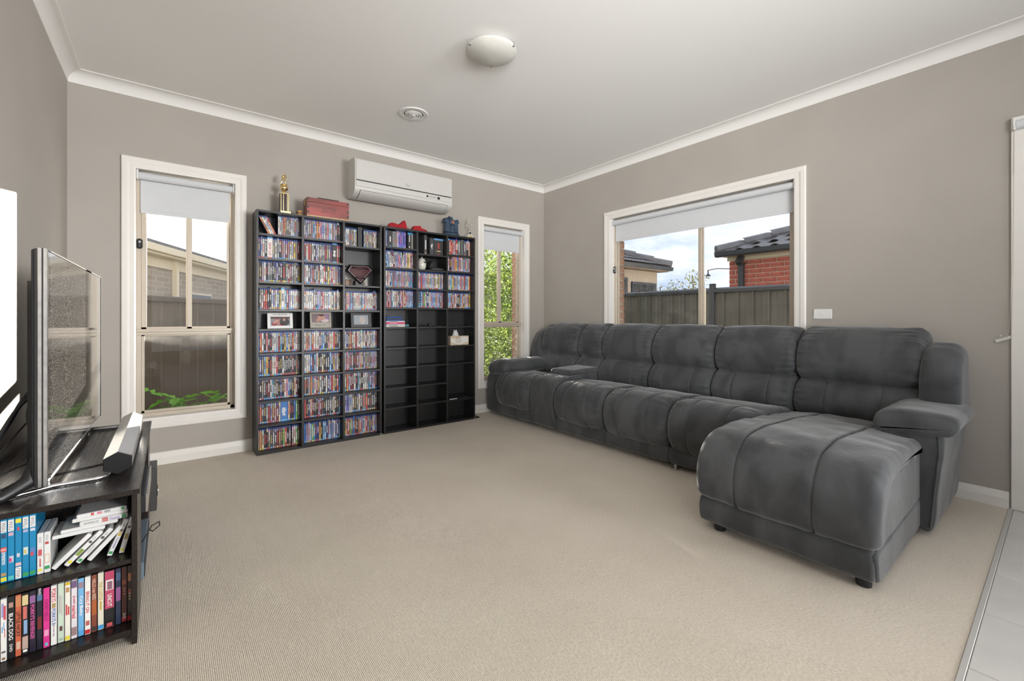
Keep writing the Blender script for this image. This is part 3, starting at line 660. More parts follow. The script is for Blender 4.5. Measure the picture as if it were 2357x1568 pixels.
# ------------------------------------------------------------------ sofa
def sofa_mat():
    m = mat('grey_suede', (.078, .081, .084), .88, sheen=.35); t = m.node_tree; b = t.nodes['Principled BSDF']
    tc = t.nodes.new('ShaderNodeTexCoord'); n = t.nodes.new('ShaderNodeTexNoise'); n.inputs['Scale'].default_value = 6; n.inputs['Detail'].default_value = 3; n.inputs['Distortion'].default_value = .6
    mp = t.nodes.new('ShaderNodeMapping'); mp.inputs['Scale'].default_value = (1, 1, .55)
    t.links.new(tc.outputs['Object'], mp.inputs[0]); t.links.new(mp.outputs[0], n.inputs[0])
    r = t.nodes.new('ShaderNodeValToRGB'); r.color_ramp.elements[0].position = .38; r.color_ramp.elements[0].color = (.043, .045, .048, 1); r.color_ramp.elements[1].position = .6; r.color_ramp.elements[1].color = (.076, .079, .083, 1)
    t.links.new(n.outputs[0], r.inputs[0]); t.links.new(r.outputs[0], b.inputs['Base Color'])
    n2 = t.nodes.new('ShaderNodeTexNoise'); n2.inputs['Scale'].default_value = 24; n2.inputs['Detail'].default_value = 4; n2.inputs['Distortion'].default_value = 1.2
    t.links.new(tc.outputs['Object'], n2.inputs[0]); bp = t.nodes.new('ShaderNodeBump'); bp.inputs['Strength'].default_value = .18; bp.inputs['Distance'].default_value = .01
    t.links.new(n2.outputs[0], bp.inputs['Height']); t.links.new(bp.outputs[0], b.inputs['Normal']); return m
M_sofa = sofa_mat()
def smooth_loop(pts, n):
    """closed Catmull-Rom through the points, resampled to n"""
    P = [Vector((p[0], p[1])) for p in pts]; k = len(P); out = []
    for i in range(k):
        a, b, c, d = P[i - 1], P[i], P[(i + 1) % k], P[(i + 2) % k]
        for j in range(12):
            t = j / 12; out.append(.5 * ((2 * b) + (c - a) * t + (2 * a - 5 * b + 4 * c - d) * t * t + (3 * b - a - 3 * c + d) * t ** 3))
    L = [0]
    for i in range(len(out)): L.append(L[-1] + (out[(i + 1) % len(out)] - out[i]).length)
    res = []; j = 0
    for i in range(n):
        s_ = L[-1] * i / n
        while L[j + 1] < s_: j += 1
        f = (s_ - L[j]) / max(1e-9, L[j + 1] - L[j]); res.append(out[j].lerp(out[(j + 1) % len(out)], f))
    return res
def pillow(name, prof, a0, a1, r, parent, axis='y', n=130, na=22, seams=(), gather=(0, 0), wr=.004, seed=0, m=None, bulge=0.0, shape=None, groove=.007):
    """soft upholstered body: profile swept along an axis, rounded ends, stitched seam grooves, gathered creases"""
    P = smooth_loop(prof, n); area_ = sum(P[i].x * P[(i + 1) % n].y - P[(i + 1) % n].x * P[i].y for i in range(n))
    N = []
    for i in range(n):
        t = (P[(i + 1) % n] - P[i - 1]).normalized(); nv = Vector((t.y, -t.x)); N.append(nv if area_ > 0 else -nv)
    cen = sum(P, Vector((0, 0))) / n
    st = set()
    for k in range(9):
        d = r * (1 - math.cos(math.pi / 2 * k / 8)); st.add(round(a0 + d, 5)); st.add(round(a1 - d, 5))
    for k in range(na + 1): st.add(round(a0 + r + (a1 - a0 - 2 * r) * k / na, 5))
    for s_ in seams:
        c = a0 + (a1 - a0) * s_
        for q in (-.012, -.006, -.003, 0, .003, .006, .012): st.add(round(c + q, 5))
    loops = []
    for a in sorted(st):
        d = min(a - a0, a1 - a); ins = r - math.sqrt(max(0, r * r - (r - d) ** 2)) if d < r else 0
        u = (a - a0) / (a1 - a0); lp = []
        for i in range(n):
            p = P[i]; q = p - N[i] * min(ins, (p - cen).length * .92)
            off = bulge * max(0.0, math.sin(math.pi * u)) ** .7 if bulge else 0
            for s_ in seams:
                off -= groove * math.exp(-((u - s_) * (a1 - a0) / .0045) ** 2)
                off += .004 * math.exp(-((abs(u - s_) * (a1 - a0) - .03) / .02) ** 2)
            off += wr * noise.noise(Vector((q.x * 9 + seed * 7.3, a * 9, q.y * 9)))
            for e, amp in ((a - a0, gather[0]), (a1 - a, gather[1])):
                if amp: off += amp * math.exp(-e / .055) * noise.noise(Vector((i * 40 / n + seed * 3, e * 6, seed))) * min(1, e / .02)
            q = q + N[i] * off
            if shape: q = Vector(shape(q.x, q.y, u))
            lp.append((q.x, a, q.y) if axis == 'y' else (a, q.x, q.y))
        loops.append(lp)
    mb = MB(); mb.loft(loops); return mb.build(name, m or M_sofa, parent, 'all' if r > .015 else 55)

SF = thing('sectional_sofa', (3.1, 2.1, 0), 'long charcoal grey suede sectional recliner sofa with chaise and console', 'sofa')
HEAD = [(3.52, .640), (3.43, .660), (3.385, .735), (3.395, .830), (3.445, .920), (3.535, .985), (3.625, .990), (3.672, .940), (3.682, .800), (3.675, .640), (3.60, .620)]
PAD = [(3.46, .385), (3.365, .425), (3.325, .500), (3.355, .590), (3.43, .655), (3.52, .680), (3.62, .640), (3.63, .420), (3.55, .370)]
LEGR = [(3.10, .36), (3.04, .445), (2.93, .478), (2.83, .470), (2.755, .425), (2.718, .340), (2.722, .250), (2.752, .175), (2.81, .148), (3.05, .150)]
SEAT = [(3.55, .36), (3.50, .415), (3.30, .455), (3.12, .478), (3.00, .470), (2.945, .425), (2.94, .30), (3.2, .25), (3.5, .27)]
YB = [3.78, 3.215, 2.885, 2.315, 1.742, 1.165, .50]
for k in range(5 + 1):
    y1, y0 = YB[k], YB[k + 1]; con = k == 1; ch = k == 5
    sm = (.28, .72) if not con else ()
    if ch:
        hd_ = [(x - (.02 if x < 3.5 else 0), z) for x, z in HEAD]
        pillow('headrest_cushion', hd_, y0 + .004, y1 - .002, .06, SF, gather=(.034, .036), seed=k, bulge=.012)
        pillow('back_cushion', [(x - .005, z) for x, z in PAD], y0 + .01, y1 - .002, .05, SF, seams=sm, gather=(.034, .02), seed=k + 20, wr=.006)
        continue
    hh = [(x + .01, z - .003) for x, z in HEAD] if con else HEAD
    pillow('headrest_cushion', hh, y0 + .002, y1 - .002, .048 if not con else .042, SF, gather=(.030, .022), seed=k, bulge=.012)
    pillow('back_cushion', PAD, y0 + .002, y1 - .002, .042, SF, seams=sm, gather=(.022, .012), seed=k + 20)
    if con: continue
    pillow('seat_cushion', SEAT, y0 + .004, y1 - .004, .045, SF, gather=(.006, .006), seed=k + 40)
    pillow('footrest_cushion', LEGR, y0 + .003, y1 - .003, .055, SF, seams=sm, gather=(.026, .014), seed=k + 60, bulge=.012)
    pillow('base_panel', [(2.775, .048), (2.765, .10), (2.772, .150), (2.80, .160), (2.90, .160), (2.90, .045), (2.80, .038)], y0 + .002, y1 - .002, .012, SF, n=28, na=8, wr=.002, seed=k)
# carcass under the seats
B('frame', M_rubber, SF, (2.83, 3.66, .50, 3.80, .045, .30), (3.50, 3.675, .50, 3.80, .30, .60), c=.01)
# console between the first two recliners: bulging front, lid and two cup holders
CONS = [(2.80, .036), (2.748, .10), (2.728, .25), (2.738, .38), (2.785, .465), (2.86, .500), (3.05, .510), (3.40, .512), (3.42, .30), (3.40, .04), (3.0, .03)]
cn = pillow('console', CONS, 2.887, 3.213, .022, SF, seams=(), wr=.003, seed=3)
pillow('console_lid', [(3.00, .515), (2.985, .535), (3.00, .560), (3.10, .568), (3.38, .572), (3.40, .545), (3.39, .515)], 2.880, 3.19, .03, cn, n=36, wr=.002)
for y in (2.965, 3.12):
    MB().lathe([(.046, 0), (.050, .004), (.046, .007), (.041, .006), (.040, -.02), (.038, -.03), (.001, -.032)], (2.905, y, .5045), 28).build('cup_holder', M_chrome, cn, True)
# far arm and wing
ARMF = [(3.985, .05), (4.005, .20), (4.00, .36), (3.97, .45), (3.90, .50), (3.80, .49), (3.74, .44), (3.735, .30), (3.76, .15), (3.79, .045)]
pillow('arm', ARMF, 2.775, 3.60, .03, SF, axis='x', seed=8, wr=.004)
def droop(z0):
    def f(y, z, u): return (y, z - .022 * max(0, 1 - u / .12) ** 1.6)
    return f
pillow('arm_pad', [(3.62, .52), (3.63, .585), (3.70, .615), (3.82, .615), (3.915, .575), (3.935, .505), (3.88, .455), (3.78, .465), (3.67, .475)], 2.735, 3.36, .05, SF, axis='x', seed=9, wr=.006, shape=droop(.6))
pillow('wing', [(3.40, .42), (3.38, .60), (3.42, .78), (3.50, .90), (3.58, .925), (3.65, .88), (3.66, .60), (3.64, .40)], 3.765, 3.985, .075, SF, seed=10, wr=.006, gather=(.01, .01))
# near arm, its overhanging pad and wing
ARMN = [(.405, .040), (.385, .25), (.365, .42), (.375, .52), (.46, .545), (.56, .535), (.605, .47), (.600, .30), (.54, .12), (.47, .040)]
pillow('arm', ARMN, 2.890, 3.62, .022, SF, axis='x', seed=11, wr=.003)
pillow('arm_pad', [(.352, .510), (.318, .532), (.312, .572), (.345, .598), (.46, .606), (.56, .602), (.615, .578), (.630, .535), (.612, .498), (.56, .502), (.46, .506)], 2.868, 3.42, .034, SF, axis='x', seed=12, wr=.004, shape=droop(.6))
MB().tube([(2.8875, .412, .050), (2.8865, .396, .25), (2.886, .380, .42), (2.886, .384, .505)], .004, 6).build('piping', M_sofa, SF, 'all')
pillow('wing', [(3.30, .50), (3.285, .66), (3.32, .80), (3.40, .895), (3.52, .925), (3.62, .90), (3.665, .80), (3.67, .50), (3.50, .45)], .352, .525, .07, SF, seed=13, wr=.006, gather=(.012, .012))
# chaise
CHA = [(3.46, .36), (3.40, .425), (3.10, .458), (2.80, .480), (2.52, .494), (2.33, .490), (2.205, .455), (2.130, .375), (2.108, .27), (2.120, .185), (2.155, .160), (2.205, .175), (2.235, .27), (2.29, .365), (2.40, .400), (2.9, .405), (3.3, .36)]
def cshape(x, z, u): return (x, z - .014 * (1 - max(0.0, math.sin(math.pi * u)) ** .5) if z > .3 else z)
pillow('chaise_cushion', CHA, .440, 1.182, .040, SF, seams=(.30, .73), gather=(.020, .008), seed=14, wr=.007, na=34, n=110, shape=cshape, bulge=.008, groove=.010)
B('chaise_core', M_sofa, SF, (2.22, 2.99, .462, 1.13, .17, .415), c=.02)
pillow('chaise_side', [(2.150, .168), (2.140, .25), (2.165, .345), (2.24, .398), (2.55, .412), (2.93, .408), (2.945, .30), (2.935, .185), (2.6, .172), (2.3, .168)], .450, .50, .014, SF, seed=15, wr=.004)
pillow('chaise_side', [(2.150, .050), (2.136, .10), (2.150, .160), (2.4, .168), (2.93, .180), (2.94, .10), (2.90, .040), (2.5, .032), (2.2, .032)], .449, .50, .014, SF, seed=17, wr=.003)
pillow('base_panel', [(2.150, .034), (2.124, .055), (2.117, .115), (2.132, .158), (2.165, .168), (2.40, .168), (2.40, .035), (2.2, .030)], .460, 1.165, .018, SF, n=34, na=10, wr=.004, seed=16)
B('frame', M_rubber, SF, (2.18, 2.95, .49, 1.12, .05, .22), (2.90, 3.5, .60, 1.16, .05, .22), c=.01)
for x, y in ((2.185, 1.085), (2.185, .505), (2.75, .50), (2.9, 3.6), (2.9, 1.9), (3.58, 3.6), (3.58, .6)):
    MB().cyl((x, y, 0), (x, y, .055), .026, 18, .031).build('foot', M_rubber, SF, True)
B('bracket', M_steel, SF, (2.80, 2.86, 1.70, 1.715, .0, .05), (2.77, 2.80, 1.685, 1.73, .004, .012), c=.001)

# ------------------------------------------------------------------ air conditioner
M_acw = mat('aircon_white', (.56, .548, .52), .42, var=.01)
AC = thing('air_conditioner', (1.766, YA, 2.14), 'white wall-mounted split air conditioner above the bookcases', 'air conditioner')
body = [(4.07, 2.487), (3.93, 2.484), (3.866, 2.470), (3.858, 2.45), (3.858, 2.222)] + [(3.858 + .155 * (1 - math.cos(q)) , 2.215 - .078 * math.sin(q)) for q in [math.pi / 2 * k / 8 for k in range(9)]] + [(4.05, 2.150), (4.07, 2.172)]
MB().prism(body, 'x', 1.278, 2.254).build('body', M_acw, AC, 35)
B('front_panel', M_acw, AC, (1.286, 2.247, 3.851, 3.860, 2.2815, 2.462), c=.004)
B('lower_panel', M_acw, AC, (1.286, 2.247, 3.852, 3.860, 2.223, 2.2735), c=.003)
B('dark_line', M_blackp, AC, (1.290, 2.245, 3.853, 3.860, 2.274, 2.281), c=0)
# curved louvre with a shadow gap
def arc(q, off): return (3.858 + .155 * (1 - math.cos(q)) - off * math.cos(q), 2.215 - .078 * math.sin(q) - off * math.sin(q))
qs = [math.pi / 2 * (.16 + .70 * k / 10) for k in range(11)]
MB().prism([arc(q, .0012) for q in qs] + [arc(q, -.004) for q in reversed(qs)], 'x', 1.325, 2.205).build('louvre_gap', M_blackp, AC)
qs = [math.pi / 2 * (.18 + .66 * k / 10) for k in range(11)]
MB().prism([arc(q, .0035) for q in qs] + [arc(q, -.002) for q in reversed(qs)], 'x', 1.329, 2.201).build('louvre', M_acw, AC, 40)
mb = MB(); mb.box(1.966, 1.985, 3.8508, 3.853, 2.238, 2.256); mb.box(2.085, 2.112, 3.8508, 3.853, 2.234, 2.258)
for k in range(5): mb.cyl((2.003 + k * .0165, 3.8508, 2.247), (2.003 + k * .0165, 3.853, 2.247), .0042, 10)
mb.build('indicator_lights', M_blackp, AC)
mb = MB(); text(mb, 'idea', face_ny(1.776, 3.8505, 2.312), .013, .030, shear=.3)
mb.tube([(1.7585 + .009 * math.cos(q), 3.8505, 2.317 + .009 * math.sin(q)) for q in [math.radians(20 + 300 * k / 16) for k in range(17)]], .0011, 4)
mb.build('logo', mat('logo_grey', (.10, .10, .10), .4), AC)

# ceiling fittings
LX, LY = 1.526, 2.143
T = thing('ceiling_light', (LX, LY, ZC), 'round frosted glass ceiling light with three metal clips', 'light')
MB().lathe([(.001, -.001), (.10, -.001), (.10, -.022), (.001, -.022)], (LX, LY, ZC), 32).build('base', M_white, T, 40)
MB().lathe([(.146, -.030), (.150, -.027), (.151, -.031), (.147, -.037), (.135, -.047), (.11, -.060), (.075, -.071), (.035, -.077), (.002, -.078)], (LX, LY, ZC), 48).build('glass_shade', mat('frosted_glass', (.76, .75, .70), .3, var=.05, vscale=9, trans=.35), T, 'all')
for q in (-65, 55, 175):
    a = math.radians(q); x, y = LX + .147 * math.cos(a), LY + .147 * math.sin(a)
    mb = MB(); mb.cyl((x, y, ZC - .016), (x, y, ZC - .042), .007, 14); mb.tube([(x, y, ZC - .02), (LX + .09 * math.cos(a), LY + .09 * math.sin(a), ZC - .012)], .0035, 6); mb.build('clip', M_chrome, T, True)
T = thing('ceiling_vent', (1.537, 3.235, ZC), 'round white slotted vent in the ceiling near the air conditioner', 'vent')
MB().lathe([(.108, 0), (.116, -.002), (.112, -.009), (.080, -.012), (.076, -.010), (.076, 0)], (1.537, 3.235, ZC), 40).build('rim', M_white, T, 40)
MB().lathe([(.001, -.0008), (.078, -.0008)], (1.537, 3.235, ZC), 32).build('dark_duct', mat('duct_grey', (.16, .15, .14), .8), T)
for k, r_ in enumerate((.062, .047, .032)):
    MB().lathe([(r_ + .006, -.004), (r_ + .007, -.012 - .002 * k), (r_ - .001, -.016 - .002 * k), (r_ - .002, -.006)], (1.537, 3.235, ZC), 36).build('ring', M_white, T, 40)
MB().lathe([(.018, -.003), (.018, -.020), (.012, -.024), (.001, -.025)], (1.537, 3.235, ZC), 24).build('hub', M_white, T, 40)
mb = MB()
for q in (0, 2.1, 4.2): mb.tube([(1.537 + .01 * math.cos(q), 3.235 + .01 * math.sin(q), ZC - .008), (1.537 + .076 * math.cos(q), 3.235 + .076 * math.sin(q), ZC - .008)], .003, 5)
mb.build('spokes', M_white, T)

# ------------------------------------------------------------------ bookcases
YFR, YBK = 3.852, 4.050
def bookcase(label, xs, cols, extra=None):
    """xs: panel/divider x-ranges; cols: list of shelf-top heights per column"""
    T = thing('media_bookcase', ((xs[0][0] + xs[-1][1]) / 2, 3.95, 0), label, 'bookcase', 'black media bookcases')
    B('side_panel', M_blackw, T, (xs[0][0], xs[0][1], YFR, YBK, 0, 1.902), c=.001)
    B('side_panel', M_blackw, T, (xs[-1][0], xs[-1][1], YFR, YBK, 0, 1.902), c=.001)
    for a, b in xs[1:-1]: B('divider', M_blackw, T, (a, b, YFR + .001, YBK - .006, .018, 1.886), c=.001)
    B('top', M_blackw, T, (xs[0][1], xs[-1][0], YFR, YBK, 1.886, 1.902), c=.001)
    B('bottom', M_blackw, T, (xs[0][1], xs[-1][0], YFR, YBK, 0.0, .018), c=.001)
    B('back_panel', M_blackw, T, (xs[0][1], xs[-1][0], YBK - .006, YBK - .001, .018, 1.886), c=0)
    for ci, hs in enumerate(cols):
        x0, x1 = xs[ci][1], xs[ci + 1][0]
        for h in hs: B('shelf', M_blackw, T, (x0 + .0005, x1 - .0005, YFR + .0015, YBK - .007, h - .016, h), c=.001)
    # rows of shelf-pin holes drilled in the sides that show bare
    mb = MB()
    for ci in range(3):
        xr = xs[ci + 1][0]
        for yy in (YFR + .035, YFR + .105):
            for k in range(56):
                z = .10 + k * .032; mb.add([(xr - .0004, yy - .0025, z - .0025), (xr - .0004, yy + .0025, z - .0025), (xr - .0004, yy + .0025, z + .0025), (xr - .0004, yy - .0025, z + .0025)], [(0, 1, 2, 3)])
    o = mb.build('pin_holes', mat('pin_hole', (.05, .05, .05), .6), T); o['kind'] = 'stuff'
    mb = MB(); mb.cyl((xs[-1][0] + .006, YFR - .001, .010), (xs[-1][0] + .006, YFR + .002, .010), .004, 10); mb.build('screw_cap', M_white, T)
    return T
X1 = [(.525, .541), (.848, .865), (1.175, 1.192), (1.502, 1.519)]
X2 = [(1.538, 1.556), (1.862, 1.882), (2.188, 2.207), (2.513, 2.530)]
R1 = [1.722, 1.532, 1.348, 1.130, .977, .787, .599, .413, .225]
R13 = [1.692, 1.348, 1.130, .977, .787, .599, .413, .225]
R21 = [1.720, 1.531, 1.348, 1.159, .977, .787, .601, .415, .232]; R22 = [1.684, 1.531, 1.344, 1.159, .977, .788, .603, .416, .234]; R23 = [1.706, 1.535, 1.344, 1.159, .977, .782, .601, .232]
bookcase('black media bookcase packed with disc cases beside the tall window', X1, [R1, R1, R13])
BC2 = bookcase('black media bookcase with empty lower shelves by the sofa', X2, [R21, R22, R23])
B('plinth_board', M_blackw, BC2, (2.530, 2.590, YFR + .008, YBK - .05, 0, .014), c=.001)

# ---- disc cases. one letter per case, window side first
PAL = {'w': ('white', (.74, .72, .68)), 'k': ('black', (.018, .017, .018)), 'g': ('grey', (.20, .195, .19)), 'd': ('dark grey', (.07, .07, .072)), 's': ('silver grey', (.40, .40, .41)),
       'r': ('red', (.52, .055, .045)), 'R': ('dark red', (.20, .025, .025)), 'b': ('blue', (.05, .20, .55)), 'n': ('navy', (.035, .05, .20)), 'l': ('light blue', (.30, .50, .72)),
       'y': ('yellow', (.68, .50, .08)), 'o': ('orange', (.62, .22, .07)), 'p': ('pink', (.66, .30, .30)), 'v': ('lilac', (.36, .33, .50)), 'G': ('green', (.16, .42, .10)),
       't': ('brown', (.22, .15, .10)), 'c': ('cream', (.66, .55, .38)), 'T': ('teal', (.06, .24, .34)), 'P': ('purple blue', (.17, .16, .62)), 'm': ('pale mauve', (.62, .42, .60)), 'O': ('olive', (.22, .20, .12))}
BLUE_TOP = (.007, .020, .085); BADGE = [(.16, .42, .75), (.55, .10, .09), (.16, .42, .75), (.65, .55, .10), (.6, .16, .13), (.5, .5, .5)]
def disc(mb, x0, wd, yf, zb, h, code, rng, lean=0.0, wide=False, txt=None, tcol=None, top=None):
    """keep-case: plastic shell, printed sleeve on the spine, blue header band, rating badge, lettering blocks"""
    col = PAL[code][1]; k_ = rng.uniform(.88, 1.1); col = tuple(min(.8, c * k_) for c in col)
    lum = sum(col) / 3
    M0 = Matrix.Translation((x0 + (wd if lean > 0 else 0), 0, zb)) @ Matrix.Rotation(-lean, 4, 'Y') @ Matrix.Translation((-wd if lean > 0 else 0, 0, 0)); mb.M = M0
    yb = yf + .128; shell = BLUE_TOP if not wide else tuple(c * .8 for c in col)
    mb.col = shell; mb.box(.0003, wd - .0003, yf, yb, 0, h, c=.0012)
    e = .0016 if not wide else .0008; y1 = yf - .0004
    def q(a, b, c, d, cc, yy=y1):
        mb.col = cc; mb.add([(a, yy, c), (b, yy, c), (b, yy, d), (a, yy, d)], [(0, 1, 2, 3)])
    zt = h - (.014 if not wide else .002)
    q(e, wd - e, .003, zt, col)
    if wide:
        if top != 'none': q(e, wd - e, h - .017, h - .001, top or (.10, .36, .66), y1 - .0002)
    else: q(e, wd - e, zt, h - .001, (.013 * k_, .058 * k_, .25 * k_))
    light = (.78, .76, .72); dark = (.03, .03, .035); acc = rng.choice([(.5, .05, .05), (.04, .12, .4), dark, dark, (.45, .3, .08)])
    tc = tcol or (acc if lum > .28 else rng.choice([light, light, light, (.6, .45, .15), (.55, .1, .08)]))
    # picture patch at the head of some sleeves
    if not wide and rng.random() < .55: q(e + .0008, wd - e - .0008, zt - rng.uniform(.012, .03), zt - .002, tuple(c * rng.uniform(.4, 1.2) for c in rng.choice([(.5, .4, .3), (.6, .6, .62), (.2, .25, .4), (.5, .2, .15)])), y1 - .0002)
    bz = BADGE[rng.randrange(6)]; q(e + .0003, wd - e - .0003, .004, .004 + min(.0125, wd), bz, y1 - .0003)
    if txt:
        mb.col = tc; old = mb.M; text(mb, txt, old @ face_ny(wd / 2, y1 - .0004, h * .45, -math.pi / 2), wd * .55, h * .55, bold=.02); mb.M = old
    else:
        z = h * rng.uniform(.62, .80); zend = h * rng.uniform(.22, .42)
        while z > zend:
            s_ = rng.uniform(.0035, .0065); wl = wd * rng.uniform(.22, .34)
            q(wd / 2 - wl, wd / 2 + wl * rng.uniform(.3, 1), z - s_, z, tc, y1 - .0003); z -= s_ + rng.uniform(.0008, .0022)
    mb.M = None; mb.col = None
YD = 3.925; CH = .1695
def lay(codes, x0, x1):
    """resolve a string like 'w k [W] ...' to (code, width, options) filling x0..x1"""
    toks = codes.split(); ws = []
    for t in toks: ws.append({'#': 2.6, '%': 1.9, '@': 3.6, '|': .35, '_': .9}.get(t[0], 1.0))
    u = (x1 - x0) / sum(ws); out = []; x = x0
    for t, w_ in zip(toks, ws):
        if t[0] not in '|_': out.append((t, x, w_ * u))
        x += w_ * u
    return out
ROWN = ['top', 'second', 'third', 'fourth', 'fifth', 'sixth', 'seventh', 'eighth', 'ninth', 'bottom']
IND = {  # compartments whose cases show largest: every case its own object
    (0, 0): '~o ~w ~w ~r w w v o g g t w w g v* g', (0, 1): '| n s* w k #w:SAW_I-VI:r g w s* k g v R g w c y g R', (0, 2): 't k v w k g g k* n v k k %k::r g R R g O* k* y',
    (0, 3): '_ t w r r k k* w v w T y %w l R v w w w w w', (0, 5): 'b r w k p k k w w l R T k y b c k r w w w*', (0, 6): 't n t l y k d w w* r k k w k k k d R k* t g',
    (0, 7): 'k k g k k R w T t k k n k w p b k d c* R k', (0, 8): 'd o d k g R v R s R c* @b::w c* k k b G O', (0, 9): 'c o c k k* O d g d R t d G r k t | t w G t',
    (1, 3): 'r w w w w w t* k b v R p w w w w d s k w* c', (1, 5): 't w o p l r w w* w R b l k d p w w r R k w', (1, 6): 'w w w w b* k l w* k k* c k k k l* n y v w d',
    (1, 7): 't t k v o* T w R t w d k w n* n r c k r l', (1, 8): 'p r k n o R k* k v* R d k d k g k w k k l', (1, 9): 'l b v m* l G T n n y k l l n l* l v* w v n l'}
REST = {(1, 0): 'g g v g t g l g o o p v w s p l w g v g k* g', (1, 1): 'g d w r t w k v g t g g R g g n #k::w r d', (1, 2): 'd s w k v R k* s R w* w r k y g r w g g v', (2, 2): 'o n o w v l v w w w w w l w p w w w w w R* R* w',
        (2, 0): 'v g w w g g t w g _ _ _ _ _ s g s g g g t w g', (2, 4): 'p w n t r g w R w w w* c w R w t w s w p', (2, 5): 'k v p* s d g k d R v o d v O s g s v v w', (2, 6): 'o O o l R R w k l* O k w w s T* n v p n', (2, 7): 'n v P %s t k g w k* %g r d d d d d', (2, 8): 'l y p r G t b* R k t o v l w r v O n w l v',
        (3, 0): 'c w v _ _ _ _ _ w m* P P P P P _ _ _ w s', (3, 1): '~k ~l ~s ~w ~w ~R* ~s ~v ~v ~p ~v ~w _ t v w y c p g', (3, 2): 'v w w p w n l t v l v s s l p l v c w l T l T', (3, 3): 'w l p R* p T* w c s t n* p p* t p l v l l',
        (4, 2): 'w l p* v r v p l w c c l w v c w w y l v w', (4, 3): 'w _ _ b* l g G w n* g w v v l s p l v t p', (5, 0): '_ _ w r r p s r* d g g _ _ g t w* p', (5, 1): 'w p w k k v v o y l p p w s l p O l p', (5, 2): 'o w w c l G y v w v l w p v c r l l w o', (5, 3): 'w t l l p g* p w k k t l p t c w p y*'}
def col_x(ci): return (X1[ci][1] + .002, X1[ci + 1][0] - .001) if ci < 3 else (X2[ci - 3][1] + .002, X2[ci - 2][0] - .001)
def row_floor(ci, ri):
    hs = {0: R1, 1: R1, 2: R13, 3: R21, 4: R22, 5: R23}[ci]
    return (hs + [.018])[ri]
def emit(mb, tok, x, wd, zb, rng):
    wide = tok[0] in '#%@'; t = tok.lstrip('#%@~'); parts = t.split(':'); code = parts[0][0]; tall = '*' in parts[0] or wide
    txt = parts[1].replace('_', ' ') if len(parts) > 1 else None; tc = {'r': (.5, .03, .03), 'w': (.75, .75, .75)}.get(parts[2]) if len(parts) > 2 else None
    lean = 0.0
    if tok[0] == '~': lean = LEAN
    disc(mb, x, wd * .985, YD - (.004 if tall else rng.uniform(-.002, .002)), zb + .0005, CH + (.010 if tall else rng.uniform(-.001, .001)), code, rng, lean, wide, txt, tc)
    return code, tall, wide
rng = random.Random(21); n_ind = 0; used = set()
WN = {True: 'thick', False: 'thin'}
for (ci, ri), codes in IND.items():
    x0, x1 = col_x(ci); zb = row_floor(ci, ri)
    if ri == 9: pass
    LEAN = .46
    lst = lay(codes, x0, x1)
    if (ci, ri) == (0, 0):   # four cases lean over against the side of the bookcase
        lst = [(t, .622 + .0148 * k, .0148) for k, t in enumerate(codes.split()[:4])] + lay(' '.join(codes.split()[4:]), .686, x1)
    for k, (tok, x, wd) in enumerate(lst):
        mb = MB(); code, tall, wide = emit(mb, tok, x, wd, zb, rng)
        o = mb.build('disc_case', M_case, None, fix=False); n_ind += 1
        nm = PAL[code][0] + (' wide boxed' if wide else ' taller' if tall else ' leaning' if tok[0] == '~' else '')
        o['label'] = '%s disc case, %s from window, %s row, %s column, full bookcase' % (nm, ORD[k], ROWN[ri], ('first', 'middle')[ci])
        o['category'] = 'disc case'; o['group'] = 'disc cases in the full bookcase'
mb = MB(); LEAN = .16
for (ci, ri), codes in REST.items():
    x0, x1 = col_x(ci); zb = row_floor(ci, ri)
    for tok, x, wd in lay(codes, x0, x1):
        if tok[0] == '~': x += .028
        emit(mb, tok, x, wd, zb, rng)
o = mb.build('disc_cases', M_case, None, fix=False)
tag(o, 'further rows of slim disc cases filling the upper and far shelves', 'disc cases', kind='stuff')

# larger boxed sets standing among them
def boxset(x0, x1, zb, h, col, label, marks=(), depth=.135, yf=None):
    yf = yf or YD - .01; T = thing('box_set', ((x0 + x1) / 2, yf, zb), label, 'box set', 'boxed sets among the discs')
    mb = MB(); mb.col = col; mb.box(x0, x1, yf, yf + depth, zb + .0005, zb + h, c=.0015); mb.build('box', M_case, T, fix=False)
    if marks:
        mb = MB()
        for a, b, c, d, cc in marks:
            mb.col = cc; mb.box(x0 + a * (x1 - x0), x0 + b * (x1 - x0), yf - .0006, yf + .001, zb + c * h, zb + d * h)
        mb.build('cover_print', M_case, T, fix=False)['kind'] = 'stuff'
    return T
W_ = (.7, .7, .68); RD = (.42, .03, .03); BL = (.10, .32, .62)
boxset(1.322, 1.362, 1.692, .182, (.02, .021, .023), 'plain black box set between grey disc rows, above the empty shelf')
boxset(1.600, 1.645, 1.720, .158, (.03, .03, .032), 'black box set with short white title, top shelf of emptier bookcase', ((.42, .66, .35, .66, W_), (.35, .75, .04, .12, BL)))
boxset(1.646, 1.690, 1.720, .156, (.19, .20, .195), 'pale grey steel box set next to the black one, top shelf', ((.4, .7, .3, .55, (.3, .1, .1)), (.45, .65, .6, .9, (.1, .1, .1))))
boxset(1.798, 1.838, 1.720, .160, (.02, .02, .022), 'black box set with bright blue header beside the purple cases', ((0, 1, .90, 1, (.03, .35, .62)), (.42, .58, .45, .88, W_), (.4, .6, .1, .2, W_)))
boxset(1.972, 2.003, 1.684, .195, (.05, .05, .052), 'tall charcoal box set with white vertical title, second column', ((.4, .7, .28, .75, W_), (.2, .8, .03, .12, (.3, .2, .15))))
boxset(2.034, 2.079, 1.684, .172, (.045, .046, .05), 'dark grey box set with small white clover mark', ((.30, .45, .45, .62, W_), (.48, .68, .52, .68, W_), (.5, .6, .35, .52, W_)))
